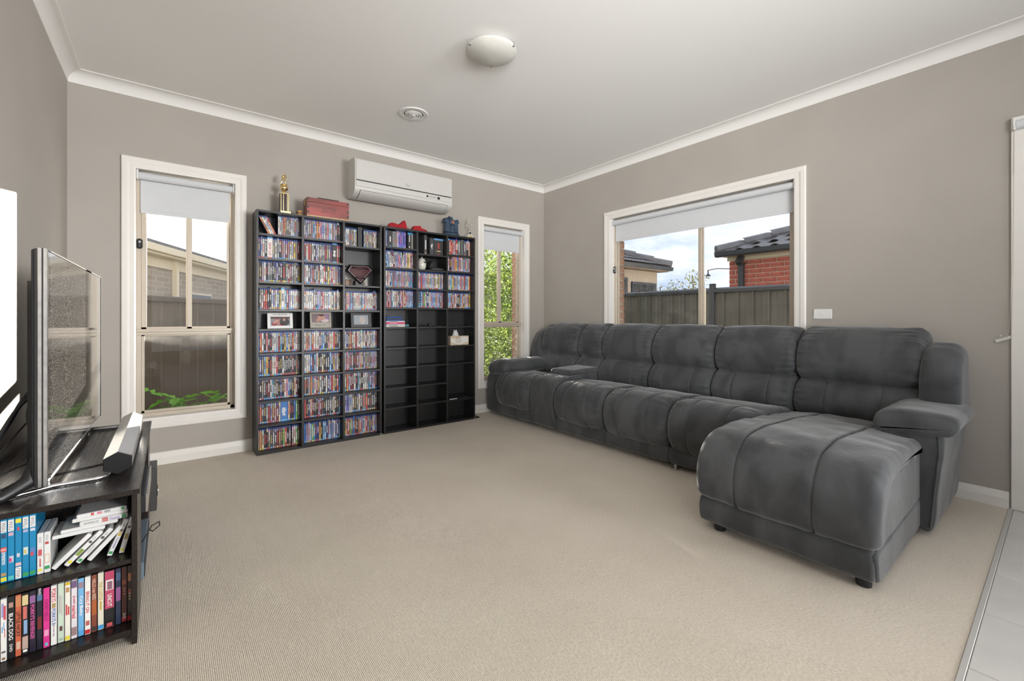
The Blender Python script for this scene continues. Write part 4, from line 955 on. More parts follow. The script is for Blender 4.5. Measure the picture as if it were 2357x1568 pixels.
boxset(2.081, 2.184, 1.684, .178, (.035, .03, .029), 'large dark brown box set with blue header and red lettering', ((0, 1, .88, .97, BL), (.42, .58, .40, .72, RD), (.28, .72, .24, .30, (.5, .4, .2)), (.44, .56, .05, .12, RD)), depth=.14)
boxset(2.212, 2.256, 1.706, .168, (.03, .03, .03), 'black box set with blue header, far column top shelf', ((0, 1, .88, .99, (.10, .38, .60)), (.42, .68, .62, .86, W_), (.42, .68, .40, .58, RD), (.4, .7, .05, .12, W_)))
boxset(2.392, 2.428, 1.706, .172, (.11, .11, .112), 'smooth mid grey steel box set, far column top shelf')
boxset(2.460, 2.486, 1.706, .160, (.40, .39, .37), 'white and black box set with red title, far column top shelf', ((0, 1, 0, .45, (.03, .03, .03)), (.35, .7, .5, .85, RD)))
boxset(1.905, 1.938, 1.159, .166, (.03, .05, .11), 'thick navy box set with round pale badge, fourth shelf', ((.2, .8, .05, .14, (.2, .5, .6)), (.25, .75, .2, .27, (.2, .5, .6)), (.2, .8, .34, .40, (.35, .2, .1)), (.2, .8, .55, .58, (.2, .25, .3)), (.2, .8, .7, .73, (.2, .25, .3)), (.2, .8, .86, .9, (.2, .25, .3))))
print('individual disc cases', n_ind)

# ------------------------------------------------------------------ things on and in the bookcases
ZT = 1.902
def figure_on(mb, x, y, z, h):
    """small cast runner figure: skinned from tubes of decreasing radius"""
    s_ = h
    mb.sphere((x + .02 * s_ / .1 * .5, y, z + .90 * s_), .075 * s_, .07 * s_, .085 * s_, 10, 8)
    mb.tube([(x + .005, y, z + .80 * s_), (x - .004, y, z + .66 * s_), (x - .004, y, z + .50 * s_)], .1, 8, True, [.085 * s_, .13 * s_, .095 * s_])
    mb.tube([(x - .004, y, z + .74 * s_), (x - .018, y - .004, z + .66 * s_), (x + .006, y - .010, z + .58 * s_)], .04 * s_, 6)
    mb.tube([(x + .006, y, z + .74 * s_), (x + .020, y - .003, z + .60 * s_), (x + .032, y - .006, z + .48 * s_)], .04 * s_, 6, True, [.045 * s_, .038 * s_, .03 * s_])
    mb.tube([(x - .002, y, z + .50 * s_), (x + .014, y - .002, z + .30 * s_), (x + .010, y, z + .03 * s_), (x + .020, y - .004, z)], .05 * s_, 6, True, [.065 * s_, .05 * s_, .035 * s_, .03 * s_])
    mb.tube([(x - .008, y, z + .50 * s_), (x - .010, y, z + .28 * s_), (x - .024, y, z + .08 * s_), (x - .018, y, z)], .05 * s_, 6, True, [.065 * s_, .05 * s_, .035 * s_, .03 * s_])
T = thing('trophy', (.735, 3.93, ZT), 'gold trophy with running figure on dark column atop full bookcase', 'trophy')
B('base', mat('dark_marble', (.05, .045, .045), .25, var=.4, vscale=30), T, (.685, .785, 3.895, 3.965, ZT, ZT + .024), c=.003)
B('base_plate', M_gold, T, (.700, .775, 3.8935, 3.8955, ZT + .004, ZT + .022), c=0)
B('column', mat('dark_maroon', (.035, .012, .014), .25), T, (.702, .760, 3.90, 3.96, ZT + .024, ZT + .162), c=.001)
for x in (.702, .720, .748, .757): B('gold_strip', M_gold, T, (x, x + .004, 3.8985, 3.9005, ZT + .024, ZT + .162), c=0)
B('capital', M_gold, T, (.699, .763, 3.897, 3.963, ZT + .162, ZT + .167), c=.001)
MB().lathe([(.018, .167), (.012, .175), (.010, .185), (.018, .192), (.030, .203), (.034, .215), (.028, .227), (.016, .233), (.026, .238), (.026, .243)], (.731, 3.93, ZT), 20).build('cup', M_gold, T, 50)
mb = MB(); figure_on(mb, .731, 3.93, ZT + .243, .095); mb.build('figurine', M_gold, T, 'all')
T = thing('burger_toy', (.848, 3.93, ZT), 'tiny toy burger beside the red wooden box', 'toy')
MB().lathe([(.001, .052), (.012, .050), (.020, .043), (.022, .034), (.001, .032)], (.846, 3.925, ZT), 20).build('bun', mat('bun', (.55, .28, .10), .6), T, 'all')
MB().lathe([(.022, .024), (.023, .032), (.001, .032), (.001, .024)], (.846, 3.925, ZT), 20).build('filling', mat('burger_filling', (.50, .33, .25), .6, col2=(.03, .03, .03), vscale=60), T, 40)
MB().lathe([(.001, .0005), (.019, .0005), (.022, .010), (.021, .022), (.001, .024)], (.846, 3.925, ZT), 20).build('bun', MATS['bun'], T, 'all')
# red wooden box with finger joints
M_redw = mat('red_stained_wood', (.26, .035, .025), .35, var=.35, vscale=4, stretch=(1, 1, 7), coat=.3)
M_redd = mat('red_wood_endgrain', (.06, .016, .014), .4)
T = thing('wooden_box', (1.06, 3.93, ZT), 'red stained wooden box with dark finger joints on full bookcase', 'box')
x0, x1, yf, yb, z0 = .889, 1.228, 3.862, 3.985, ZT
B('base', mat('pale_pine', (.58, .40, .22), .5, var=.1), T, (x0 - .004, x1 + .004, yf - .005, yb + .003, z0 + .0005, z0 + .012), c=.003)
B('body', M_redw, T, (x0, x1, yf, yb, z0 + .012, z0 + .120), c=.001)
lid = B('lid', M_redw, T, (x0, x1, yf, yb, z0 + .1215, z0 + .158), c=.001)
for xx in (x0 - .0006, x1 - .0184):
    for z in (.028, .068): B('finger_joint', M_redd, T, (xx, xx + .019, yf - .0006, yf + .002, z0 + z, z0 + z + .018), c=0)
    B('finger_joint', M_redd, T, (xx, xx + .019, yf - .0006, yf + .002, z0 + .134, z0 + .152), c=0)
mb = MB(); text(mb, 'DEXTER', face_ny(1.060, yf - .0009, z0 + .068, -.0), .040, .112, bold=-.005); mb.box(1.02, 1.10, yf - .0009, yf - .0005, z0 + .040, z0 + .0415); mb.build('branded_lettering', M_redd, T)
mb = MB(); mb.box(x0 - .004, x0, 3.915, 3.930, z0 + .095, z0 + .145, c=.002); mb.cyl((x0 - .007, 3.9225, z0 + .112), (x0 - .003, 3.9225, z0 + .112), .007, 10); mb.build('clasp', M_gold, T)
T = thing('flat_remote', (1.06, 3.93, ZT + .158), 'flat black remote lying on top of the red wooden box', 'remote')
B('shell', M_blackp, T, (.975, 1.148, 3.87, 3.908, ZT + .1585, ZT + .168), c=.003); MB().cyl((1.0, 3.889, ZT + .168), (1.0, 3.889, ZT + .170), .006, 12).build('button', M_white, T)
# red cloth bow tie
M_red = mat('red_cloth', (.34, .005, .012), .8, var=.15, vscale=15)
T = thing('red_sash', (1.83, 3.92, ZT), 'crumpled red cloth sash with loops on the emptier bookcase', 'sash')
z = ZT + .001
def fold(name, prof, y0, y1):
    P = smooth_loop([(x, z + h) for x, h in prof], 44); mb = MB()
    cx0 = sum(p.x for p in P) / 44; cz0 = sum(p.y for p in P) / 44
    mb.loft([[(cx0 + (p.x - cx0) * f, y, max(z, cz0 + (p.y - cz0) * f)) for p in P] for y, f in ((y0, .9), (y0 + .004, .98), (y0 + .012, 1), (y1 - .01, .97), (y1, .86))]); return mb.build(name, M_red, T, 50)
fold('loop', [(1.612, .0), (1.606, .028), (1.622, .046), (1.66, .046), (1.70, .036), (1.74, .024), (1.775, .014), (1.79, .0)], 3.885, 3.945)
fold('loop', [(1.68, .004), (1.70, .036), (1.730, .066), (1.750, .083), (1.762, .074), (1.772, .040), (1.775, .010), (1.73, .002)], 3.878, 3.93)
fold('band', [(1.76, .0), (1.775, .016), (1.81, .008), (1.85, .006), (1.86, .0)], 3.89, 3.935)
fold('loop', [(1.842, .0), (1.846, .034), (1.860, .046), (1.90, .050), (1.923, .051), (1.930, .028), (1.934, .0)], 3.880, 3.94)
fold('tail', [(1.92, .0), (1.925, .028), (1.95, .030), (1.985, .020), (1.998, .004), (1.99, .0)], 3.886, 3.935)
MB().cyl((1.757, 3.884, z + .040), (1.757, 3.887, z + .040), .005, 12).build('stud', M_white, T)
# blue faceted sculpture (plain stand-in) on its plinth
M_bl = mat('blue_grey_metal', (.045, .075, .12), .4, metal=.35, var=.4, vscale=18)
T = thing('blue_sculpture', (2.285, 3.93, ZT), 'dark blue angular sculpture with orange disc atop emptier bookcase', 'sculpture')
B('plinth', M_bl, T, (2.195, 2.355, 3.875, 3.985, ZT, ZT + .028), c=.008)
rng = random.Random(3)
for k, (x, y, zz, a, b, c, ry) in enumerate(((2.235, 3.925, .085, .026, .04, .058, .06), (2.325, 3.925, .085, .026, .04, .058, -.06), (2.278, 3.93, .075, .030, .035, .050, 0), (2.278, 3.92, .132, .040, .04, .032, 0), (2.225, 3.93, .150, .030, .04, .026, .5), (2.332, 3.93, .145, .030, .04, .024, -.5), (2.280, 3.93, .178, .020, .025, .022, 0))):
    mb = MB(); mb.M = Matrix.Translation((x, y, ZT + zz)) @ Matrix.Rotation(ry, 4, 'Y'); mb.box(-a, a, -b, b, -c, c, c=.012); mb.build('block', M_bl, T)
for x, zz, ry in ((2.25, .188, .7), (2.345, .168, 1.0)):
    mb = MB(); mb.M = Matrix.Translation((x, 3.93, ZT + zz)) @ Matrix.Rotation(ry, 4, 'Y'); mb.loft([[(-.006, -.02, -.03), (.006, -.02, -.03), (.006, .02, -.03), (-.006, .02, -.03)], [(-.002, -.01, .025), (.002, -.01, .025), (.002, .01, .025), (-.002, .01, .025)]]); mb.build('fin', M_bl, T)
MB().cyl((2.276, 3.882, ZT + .135), (2.276, 3.875, ZT + .135), .013, 16).build('disc', mat('orange_paint', (.50, .13, .03), .4), T)
# small silver star trophy
T = thing('trophy', (2.50, 3.92, ZT), 'small silver trophy with cluster of stars at bookcase end', 'trophy')
B('base', mat('white_marble', (.70, .67, .60), .3, var=.1), T, (2.462, 2.522, 3.885, 3.945, ZT, ZT + .034), c=.002)
B('plaque', M_gold, T, (2.470, 2.514, 3.8835, 3.8855, ZT + .006, ZT + .026), c=0)
MB().lathe([(.022, .034), (.020, .040), (.008, .060), (.006, .075), (.012, .085), (.004, .088)], (2.490, 3.915, ZT), 16).build('stem', M_silver, T, 50)
MB().cyl((2.492, 3.893, ZT + .053), (2.492, 3.889, ZT + .053), .017, 20).build('badge', M_silver, T); MB().cyl((2.492, 3.8895, ZT + .053), (2.492, 3.8875, ZT + .053), .011, 20).build('badge_disc', M_blackp, T)
def star(mb, x, y, z, r_, rot):
    pts = []
    for k in range(10):
        rr = r_ if k % 2 == 0 else r_ * .45; q = rot + math.pi * k / 5; pts.append((x + rr * math.sin(q), z + rr * math.cos(q)))
    mb.prism(pts, 'y', y - .002, y + .002)
for x, zz, r_, rot in ((2.468, .135, .020, .2), (2.495, .160, .022, 0), (2.480, .190, .022, .4), (2.505, .200, .015, .1), (2.462, .165, .014, .6)):
    mb = MB(); star(mb, x, 3.915, ZT + zz, r_, rot); mb.build('star', M_silver, T)
mb = MB()
for p in ((2.468, .135), (2.495, .16), (2.48, .19), (2.527, .145)): mb.tube([(2.490, 3.916, ZT + .085), (p[0], 3.916, ZT + p[1])], .0015, 5)
mb.build('wires', M_silver, T)
MB().sphere((2.528, 3.915, ZT + .147), .008).build('ball', M_silver, T, 'all')

# shelf things
def print_panel(mb, quads, x0, x1, z0, z1, M):
    mb.M = M
    for a, b, c, d, cc, lift in quads:
        mb.col = cc; mb.add([(x0 + a * (x1 - x0), -.0005 - lift, z0 + c * (z1 - z0)), (x0 + b * (x1 - x0), -.0005 - lift, z0 + c * (z1 - z0)), (x0 + b * (x1 - x0), -.0005 - lift, z0 + d * (z1 - z0)), (x0 + a * (x1 - x0), -.0005 - lift, z0 + d * (z1 - z0))], [(0, 1, 2, 3)])
    mb.M = None; mb.col = None
def blob(mb, M, x, z, rx, rz, cc, lift):
    mb.M = M; mb.col = cc; mb.add([(x + rx * math.cos(2 * math.pi * k / 18), -lift, z + rz * math.sin(2 * math.pi * k / 18)) for k in range(18)], [tuple(range(18))]); mb.M = None; mb.col = None
def photo_frame(x0, x1, z, h, yb, tilt, label, fcol, fw, paint):
    T = thing('photo_frame', ((x0 + x1) / 2, yb, z), label, 'photo frame', 'photo frames on the fifth shelf')
    M = Matrix.Translation(((x0 + x1) / 2, yb, z + .0008)) @ Matrix.Rotation(-tilt, 4, 'X'); wd = (x1 - x0) / 2
    mb = MB(); mb.M = M
    for a, b, c, d in ((-wd, -wd + fw[0], 0, h), (wd - fw[1], wd, 0, h), (-wd + fw[0], wd - fw[1], 0, fw[2]), (-wd + fw[0], wd - fw[1], h - fw[3], h)): mb.box(a, b, -.006, .008, c, d, c=.001)
    mb.build('frame', fcol, T)
    mb = MB(); paint(mb, M, -wd + fw[0], wd - fw[1], fw[2], h - fw[3]); mb.build('photograph', M_print, T, fix=False)
    mb = MB(); mb.M = M; mb.box(-wd + .004, wd - .004, .002, .0075, .003, h - .003); mb.M = Matrix.Translation(((x0 + x1) / 2, yb, z + .001)); mb.add([(-.02, .012, .05), (.02, .012, .05), (.02, .07, 0), (-.02, .07, 0)], [(0, 1, 2, 3)]); mb.build('easel_back', M_blackp, T)
    return T, M, wd
def p1(mb, M, a, b, c, d):
    print_panel(mb, [(0, 1, 0, 1, (.24, .25, .27), 0), (0, 1, .80, 1, (.10, .02, .02), .0004)], a, b, c, d, M)
    w_, h_ = b - a, d - c
    for fx, fz, rx, rz, cc in ((.72, .10, .26, .44, (.03, .032, .036)), (.70, .68, .085, .17, (.42, .24, .18)), (.70, .80, .08, .08, (.04, .03, .025)), (.33, .12, .17, .40, (.45, .20, .18)), (.33, .55, .08, .17, (.50, .30, .24)), (.33, .70, .08, .10, (.14, .03, .04)), (.20, .05, .14, .22, (.35, .05, .06)), (.21, .36, .075, .15, (.48, .28, .21)), (.60, .02, .13, .14, (.40, .04, .05))):
        blob(mb, M, a + fx * w_, c + min(max(fz, rz), 1 - rz) * h_, rx * w_, rz * h_, cc, .001 + .0004 * (hash((fx, fz)) % 3))
def p2(mb, M, a, b, c, d):
    print_panel(mb, [(0, 1, 0, 1, (.20, .13, .14), 0), (.70, 1, .3, 1, (.30, .18, .30), .0004)], a, b, c, d, M); w_, h_ = b - a, d - c
    for fx, fz, rx, rz, cc in ((.75, .20, .24, .19, (.60, .50, .52)), (.55, .56, .22, .36, (.52, .28, .21)), (.55, .82, .17, .13, (.14, .07, .05)), (.36, .25, .12, .2, (.48, .24, .19)), (.52, .38, .04, .03, (.35, .10, .09))): blob(mb, M, a + fx * w_, c + fz * h_, rx * w_, rz * h_, cc, .0012)
def p3(mb, M, a, b, c, d):
    print_panel(mb, [(0, 1, 0, 1, (.34, .37, .40), 0)], a, b, c, d, M); w_, h_ = b - a, d - c
    for fx, fz, rx, rz, cc, l_ in ((.58, .48, .19, .40, (.55, .47, .44), .001), (.56, .82, .16, .12, (.45, .42, .40), .0014), (.52, .34, .07, .04, (.30, .22, .21), .0016), (.50, .56, .03, .03, (.16, .14, .14), .0016), (.66, .55, .03, .03, (.16, .14, .14), .0016)): blob(mb, M, a + fx * w_, c + fz * h_, rx * w_, rz * h_, cc, l_)
T, M, wd = photo_frame(.612, .796, .977, .124, 3.925, .12, 'white photo frame with birthday lettering and a family photograph', M_white, (.022, .022, .022, .030), p1)
mb = MB(); text(mb, '21st Birthday', M @ face_ny(0, -.0068, .124 - .012), .012, .105, bold=.02); mb.build('lettering', M_blackp, T)
T, M, wd = photo_frame(.928, 1.098, .977, .136, 3.925, .14, 'glass and beige photo frame with a newborn baby photograph', mat('beige_card', (.42, .385, .33), .6), (.014, .014, .048, .016), p2)
mb = MB(); text(mb, 'happy 1st', M @ face_ny(-.008, -.0068, .024), .020, .090, bold=-.01, shear=.3); mb.build('lettering', M_blackp, T)
T, M, wd = photo_frame(1.266, 1.450, .977, .130, 3.925, .13, 'dark grey photo frame with a faded portrait of a child', mat('charcoal_frame', (.035, .036, .038), .45), (.026, .026, .024, .020), p3)

# shield-shaped ornament (plain relief) and the print behind it
T = thing('shield_ornament', (1.345, 3.93, 1.348), 'dark red metallic shield ornament standing in the tall compartment', 'ornament')
sh = [(1.222, 1.482), (1.252, 1.534), (1.425, 1.540), (1.470, 1.497), (1.352, 1.366)]
cx_, cz_ = 1.347, 1.475
def sc(f, o=0): return [(cx_ + (x - cx_) * f, cz_ + (z - cz_) * f) for x, z in sh]
mb = MB(); mb.loft([[(x, 3.955, z) for x, z in sc(1)], [(x, 3.925, z) for x, z in sc(1)], [(x, 3.918, z) for x, z in sc(.93)], [(x, 3.924, z) for x, z in sc(.86)]], cap=True); mb.build('rim', mat('gunmetal', (.05, .045, .048), .25, metal=.8), T)
mb = MB(); mb.loft([[(x, 3.926, z) for x, z in sc(.87)], [(x, 3.914, z) for x, z in sc(.5)], [(x, 3.911, z) for x, z in sc(.1)]]); mb.build('face', mat('dark_red_metal', (.060, .006, .009), .55), T, 40)
mb = MB()
for zz, ww, bw in ((1.513, .075, .012), (1.425, .045, .010)): mb.tube([(cx_ - ww, 3.916, zz - .004), (cx_ - ww * .4, 3.912, zz), (cx_ + ww * .4, 3.912, zz - .006), (cx_ + ww, 3.916, zz - bw)], .005, 6)
mb.build('ridge', MATS['gunmetal'], T, 'all')
B('stand', M_blackp, T, (1.31, 1.38, 3.945, 3.985, 1.348, 1.40), c=.004)
T = thing('picture_card', (1.34, 4.02, 1.348), 'pale printed card leaning behind the shield ornament', 'card')
mb = MB(); Mc = Matrix.Translation((0, 4.012, 1.349)) @ Matrix.Rotation(-.10, 4, 'X'); mb.M = Mc; mb.col = (.46, .44, .40); mb.box(1.238, 1.446, 0, .003, 0, .172); mb.M = None; mb.col = None; mb.build('card', M_print, T, fix=False)
mb = MB(); print_panel(mb, [(.02, .30, .03, .35, (.16, .09, .06), .0004), (.05, .18, .06, .30, (.40, .25, .18), .0008), (.34, .5, .03, .25, (.05, .04, .04), .0004), (.62, .9, .05, .30, (.30, .27, .22), .0004), (.7, .85, .1, .24, (.14, .10, .08), .0008)], 1.238, 1.446, 0, .172, Mc); mb.build('printed_scene', M_print, T, fix=False)
# white lidded jar and black bust on a plinth
T = thing('lidded_jar', (1.962, 3.93, 1.531), 'small white ceramic jar with lid on the second shelf', 'jar')
MB().lathe([(.001, .001), (.026, .001), (.032, .008), (.041, .035), (.043, .060), (.038, .084), (.029, .098), (.027, .103), (.001, .103)], (1.950, 3.92, 1.531), 28).build('body', mat('white_ceramic', (.62, .60, .54), .25, var=.05, vscale=40), T, 40)
MB().lathe([(.030, .103), (.031, .108), (.020, .114), (.006, .118), (.007, .124), (.004, .130), (.001, .131)], (1.950, 3.92, 1.531), 24).build('lid', MATS['white_ceramic'], T, 50)
mb = MB(); mb.sphere((1.9625, 3.8795, 1.604), .010, .0025, .008, 8, 6); mb.tube([(1.948, 3.878, 1.600), (1.962, 3.877, 1.606), (1.976, 3.882, 1.598)], .0015, 5); mb.build('motif', M_slate, T)
T = thing('black_bust', (2.11, 3.93, 1.531), 'black broken half-mask sculpture on engraved plinth beside the jar', 'sculpture')
mb = MB(); mb.loft([[(2.008, 3.868, 1.5315), (2.184, 3.868, 1.5315), (2.184, 4.0, 1.5315), (2.008, 4.0, 1.5315)], [(2.022, 3.886, 1.562), (2.170, 3.886, 1.562), (2.170, 3.99, 1.562), (2.022, 3.99, 1.562)]]); mb.build('plinth', M_blackp, T)
mb = MB(); tl = math.atan2(.018, .0305); text(mb, 'THE DARK KNIGHT RISES', Matrix.Translation((2.096, 3.8765, 1.547)) @ Matrix.Rotation(math.pi / 2 - tl, 4, 'X'), .0065, .112); mb.build('engraving', mat('engraved_grey', (.5, .5, .5), .5), T)
mb = MB()
loops = []
for k in range(9):
    t = k / 8; a = .048 * math.sin(math.pi * (.25 + .6 * t)) ; zz = 1.562 + .072 * math.sin(math.pi / 2 * min(1, t * 1.1)); 
    loops.append([(2.075 + (.062 - .03 * t) * math.cos(q) + .012 * t, 3.938 + (.045 - .02 * t) * math.sin(q) + .004 * noise.noise(Vector((q, t * 3, 1))), zz + .008 * noise.noise(Vector((math.cos(q) * 2, math.sin(q) * 2, t * 2)))) for q in [2 * math.pi * j / 14 for j in range(14)]])
mb.loft(loops); mb.build('mask_shell', M_blackp, T)
# pile of flat cases
pile = [(.0, .0152, .187, 'w', 'white disc case lying lowest in the small pile'), (.0157, .0105, .187, 'w', 'thin white and grey disc case second in the small pile'), (.0267, .0180, .186, 'pk', 'hot pink disc case in the middle of the small pile'), (.0452, .0115, .184, 'w', 'white disc case just above the pink one'), (.0572, .038, .166, 'bl', 'rounded blue and black zip case on the small pile'), (.0957, .011, .130, 'k', 'thin black slim case topmost on the small pile')]
for dz, th, ln, cc, lab in pile:
    T = thing('flat_case', (1.66, 3.95, .977 + dz), lab, 'case', 'cases piled on the fifth shelf of the emptier bookcase'); xa = 1.577
    col = {'w': (.62, .60, .56), 'pk': (.62, .05, .19), 'bl': (.01, .085, .36), 'k': (.03, .03, .03)}[cc]
    mb = MB(); mb.col = col; mb.box(xa, xa + ln, 3.895, 4.025, .9772 + dz, .977 + dz + th, c=.006 if cc == 'bl' else .0012); mb.build('shell', M_case, T, fix=False)
    mb = MB()
    if cc == 'bl': mb.col = (.008, .008, .010); mb.box(xa + .002, xa + ln - .002, 3.8935, 3.90, .977 + dz + .011, .977 + dz + .027)
    else: mb.col = (.12, .12, .13) if cc != 'pk' else (.7, .35, .45); mb.box(xa + .03, xa + ln * .6, 3.8943, 3.896, .977 + dz + th * .3, .977 + dz + th * .7)
    mb.build('band' if cc == 'bl' else 'spine_print', M_case, T, fix=False)
T = thing('small_box', (1.785, 3.95, .977), 'little teal box beside the small pile of cases', 'box')
B('box', mat('teal_card', (.05, .16, .20), .6), T, (1.768, 1.806, 3.90, 3.95, .9775, 1.0), c=.002); B('flap', MATS['teal_card'], T, (1.7685, 1.8055, 3.8992, 3.9005, .985, .9995), c=0)
T = thing('plug_lead', (1.98, 3.93, .977), 'tangled black lead with power adaptor on fifth shelf', 'cable')
B('adaptor', M_rubber, T, (2.015, 2.060, 3.90, 3.945, .9775, 1.004), c=.006)
for pts in ([(2.015, 3.92, .985), (1.97, 3.91, .981), (1.93, 3.93, .990), (1.89, 3.90, 1.015)], [(2.015, 3.93, .983), (1.96, 3.94, .990), (1.92, 3.91, .982), (1.888, 3.92, .980)], [(2.06, 3.92, .985), (2.10, 3.93, .980), (2.15, 3.92, .980), (2.175, 3.90, .982)]): MB().tube(pts, .0028, 6).build('lead', M_rubber, T, 'all')
# tissue box
T = thing('tissue_box', (2.35, 3.93, .782), 'patterned tissue box with tissue poking out, right column shelf', 'tissue box')
B('carton', mat('tan_card', (.50, .40, .30), .6, var=.05), T, (2.243, 2.459, 3.868, 3.975, .7825, .876), c=.0015)
mb = MB(); mb.col = (.62, .60, .55)
mb.add([(2.246 + .21 * k / 12, 3.8674, .800 + .012 * math.sin(k * .55 + 1.5)) for k in range(13)] + [(2.456 - .21 * k / 12, 3.8674, .858 + .010 * math.sin(k * .5)) for k in range(13)], [tuple(range(26))]); mb.col = None; mb.build('white_swirl', M_print, T, fix=False)
mb = MB()
for r_ in (.010, .018, .026, .034): mb.tube([(2.335 + r_ * math.cos(q), 3.867, .836 + r_ * math.sin(q)) for q in [2 * math.pi * k / 24 for k in range(25)]], .0012, 4)
mb.build('printed_rosette', mat('rosette_brown', (.32, .24, .16), .6), T)
mb = MB(); loops = []
for k in range(6):
    t = k / 5; loops.append([(2.335 + (.035 * (1 - .55 * t) * math.cos(q)) * (1 + .25 * math.sin(3 * q + 2 * t)) - .012 * t, 3.92 + .014 * (1 - .5 * t) * math.sin(q) * (1 + .3 * math.sin(5 * q)), .872 + .062 * t + .008 * t * math.sin(2 * q + 1)) for q in [2 * math.pi * j / 22 for j in range(22)]])
mb.loft(loops); mb.build('tissue', mat('tissue_paper', (.78, .77, .75), .9, trans=.2), T, 60)
# tablet leaning in the tall compartment
T = thing('dark_folder', (2.36, 3.95, .232), 'dark glossy folder lying askew on the low far shelf', 'folder')
mb = MB(); mb.M = Matrix.Translation((2.36, 3.955, .2335)) @ Matrix.Rotation(.10, 4, 'X') @ Matrix.Rotation(.05, 4, 'Z'); mb.box(-.145, .145, -.085, .075, .009, .016, c=.002); mb.build('cover', mat('glossy_black', (.012, .014, .018), .15), T)
mb = MB(); mb.M = Matrix.Translation((2.36, 3.955, .2335)) @ Matrix.Rotation(.05, 4, 'Z'); mb.box(-.14, -.05, -.095, .05, .001, .006, c=.001); mb.build('papers', M_white, T)

# ------------------------------------------------------------------ television stand and what stands on it
def wood_mat():
    m = mat('espresso_woodgrain', (.018, .013, .011), .3, spec=.32); t = m.node_tree; b = t.nodes['Principled BSDF']
    tc = t.nodes.new('ShaderNodeTexCoord'); mp = t.nodes.new('ShaderNodeMapping'); mp.inputs['Scale'].default_value = (46, 1.2, 46)
    n = t.nodes.new('ShaderNodeTexNoise'); n.inputs['Scale'].default_value = 4; n.inputs['Detail'].default_value = 5; n.inputs['Distortion'].default_value = .4
    t.links.new(tc.outputs['Object'], mp.inputs[0]); t.links.new(mp.outputs[0], n.inputs[0])
    r = t.nodes.new('ShaderNodeValToRGB'); r.color_ramp.elements[0].position = .4; r.color_ramp.elements[0].color = (.0145, .011, .0095, 1); r.color_ramp.elements[1].position = .65; r.color_ramp.elements[1].color = (.0185, .0138, .0117, 1)
    t.links.new(n.outputs[0], r.inputs[0]); t.links.new(r.outputs[0], b.inputs['Base Color'])
    r2 = t.nodes.new('ShaderNodeMapRange'); r2.inputs[1].default_value = .35; r2.inputs[2].default_value = .65; r2.inputs[3].default_value = .25; r2.inputs[4].default_value = .33
    t.links.new(n.outputs[0], r2.inputs[0]); t.links.new(r2.outputs[0], b.inputs['Roughness'])
    bp = t.nodes.new('ShaderNodeBump'); bp.inputs['Strength'].default_value = .05; bp.inputs['Distance'].default_value = .002; t.links.new(n.outputs[0], bp.inputs['Height']); t.links.new(bp.outputs[0], b.inputs['Normal'])
    return m
M_esp = wood_mat()
TS = thing('tv_stand', (-.29, 2.47, 0), 'dark espresso wood television stand holding games and films', 'tv stand')
XS0, XS1 = -.505, -.083
B('top', M_esp, TS, (XS0, -.076, 1.875, 3.062, .492, .509), c=.001)
for y0, y1, nm in ((1.887, 2.12, 'near'), (2.83, 3.05, 'far')):
    B('upright', M_esp, TS, (XS1 - .0145, XS1, y0, y1, 0, .492), c=.001); B('upright', M_esp, TS, (XS0, XS0 + .0145, y0, y1, 0, .492), c=.001)
    yb = y1 - .006 if nm == 'near' else y0
    B('back_board', M_esp, TS, (XS0 + .0145, XS1 - .0145, yb, yb + .006, .03, .492), c=0)
    for z0, z1 in ((.030, .049), (.265, .280)): B('shelf', M_esp, TS, (XS0 + .0145, XS1 - .0145, y0 + .004, y1 - .008, z0, z1) if nm == 'near' else (XS0 + .0145, XS1 - .0145, y0 + .008, y1 - .004, z0, z1), c=.001)
B('shelf', M_esp, TS, (XS0 + .01, XS1 - .01, 2.12, 2.83, .030, .049), c=.001); B('shelf', M_esp, TS, (XS0 + .01, XS1 - .01, 2.12, 2.83, .30, .315), c=.001)
B('back_board', M_esp, TS, (XS0, XS0 + .005, 2.12, 2.83, .03, .492), c=0)
for x in (-.45, -.25): MB().cyl((x, 1.96, 0), (x, 1.96, .03), .012, 12).build('foot', M_blackp, TS)
# television
TV = thing('television', (-.32, 2.6, .509), 'flat screen television with silver edge seen nearly edge-on', 'television')
MT = Matrix.Translation((-.3055, 2.0, 0)) @ Matrix.Rotation(math.radians(-.6), 4, 'Z')   # local y along the screen
def tvb(name, m, *bx, c=.002, par=None):
    mb = MB(); mb.M = MT
    for q in bx: mb.box(*q, c=c)
    return mb.build(name, m, par or TV)
m = bpy.data.materials.new('dusty_black_screen'); m.use_nodes = True; t = m.node_tree; b_ = t.nodes['Principled BSDF']
b_.inputs['Base Color'].default_value = (.006, .006, .007, 1); b_.inputs['Roughness'].default_value = .06
tc = t.nodes.new('ShaderNodeTexCoord'); v = t.nodes.new('ShaderNodeTexNoise'); v.inputs['Scale'].default_value = 260; v.inputs['Detail'].default_value = 2; t.links.new(tc.outputs['Object'], v.inputs[0])
r = t.nodes.new('ShaderNodeValToRGB'); r.color_ramp.elements[0].position = .48; r.color_ramp.elements[0].color = (.0, .0, .0, 1); r.color_ramp.elements[1].position = .66; r.color_ramp.elements[1].color = (.22, .22, .22, 1)
t.links.new(v.outputs[0], r.inputs[0]); df = t.nodes.new('ShaderNodeBsdfDiffuse'); df.inputs[0].default_value = (.55, .52, .47, 1); mx = t.nodes.new('ShaderNodeMixShader')
t.links.new(r.outputs[0], mx.inputs[0]); t.links.new(b_.outputs[0], mx.inputs[1]); t.links.new(df.outputs[0], mx.inputs[2]); t.links.new(mx.outputs[0], t.nodes['Material Output'].inputs[0])
M_screen = m
tvb('panel', M_blackp, (-.030, -.004, .002, 1.228, .534, 1.286))
tvb('screen', M_screen, (-.004, .0, .008, 1.222, .548, 1.280), c=.0005)
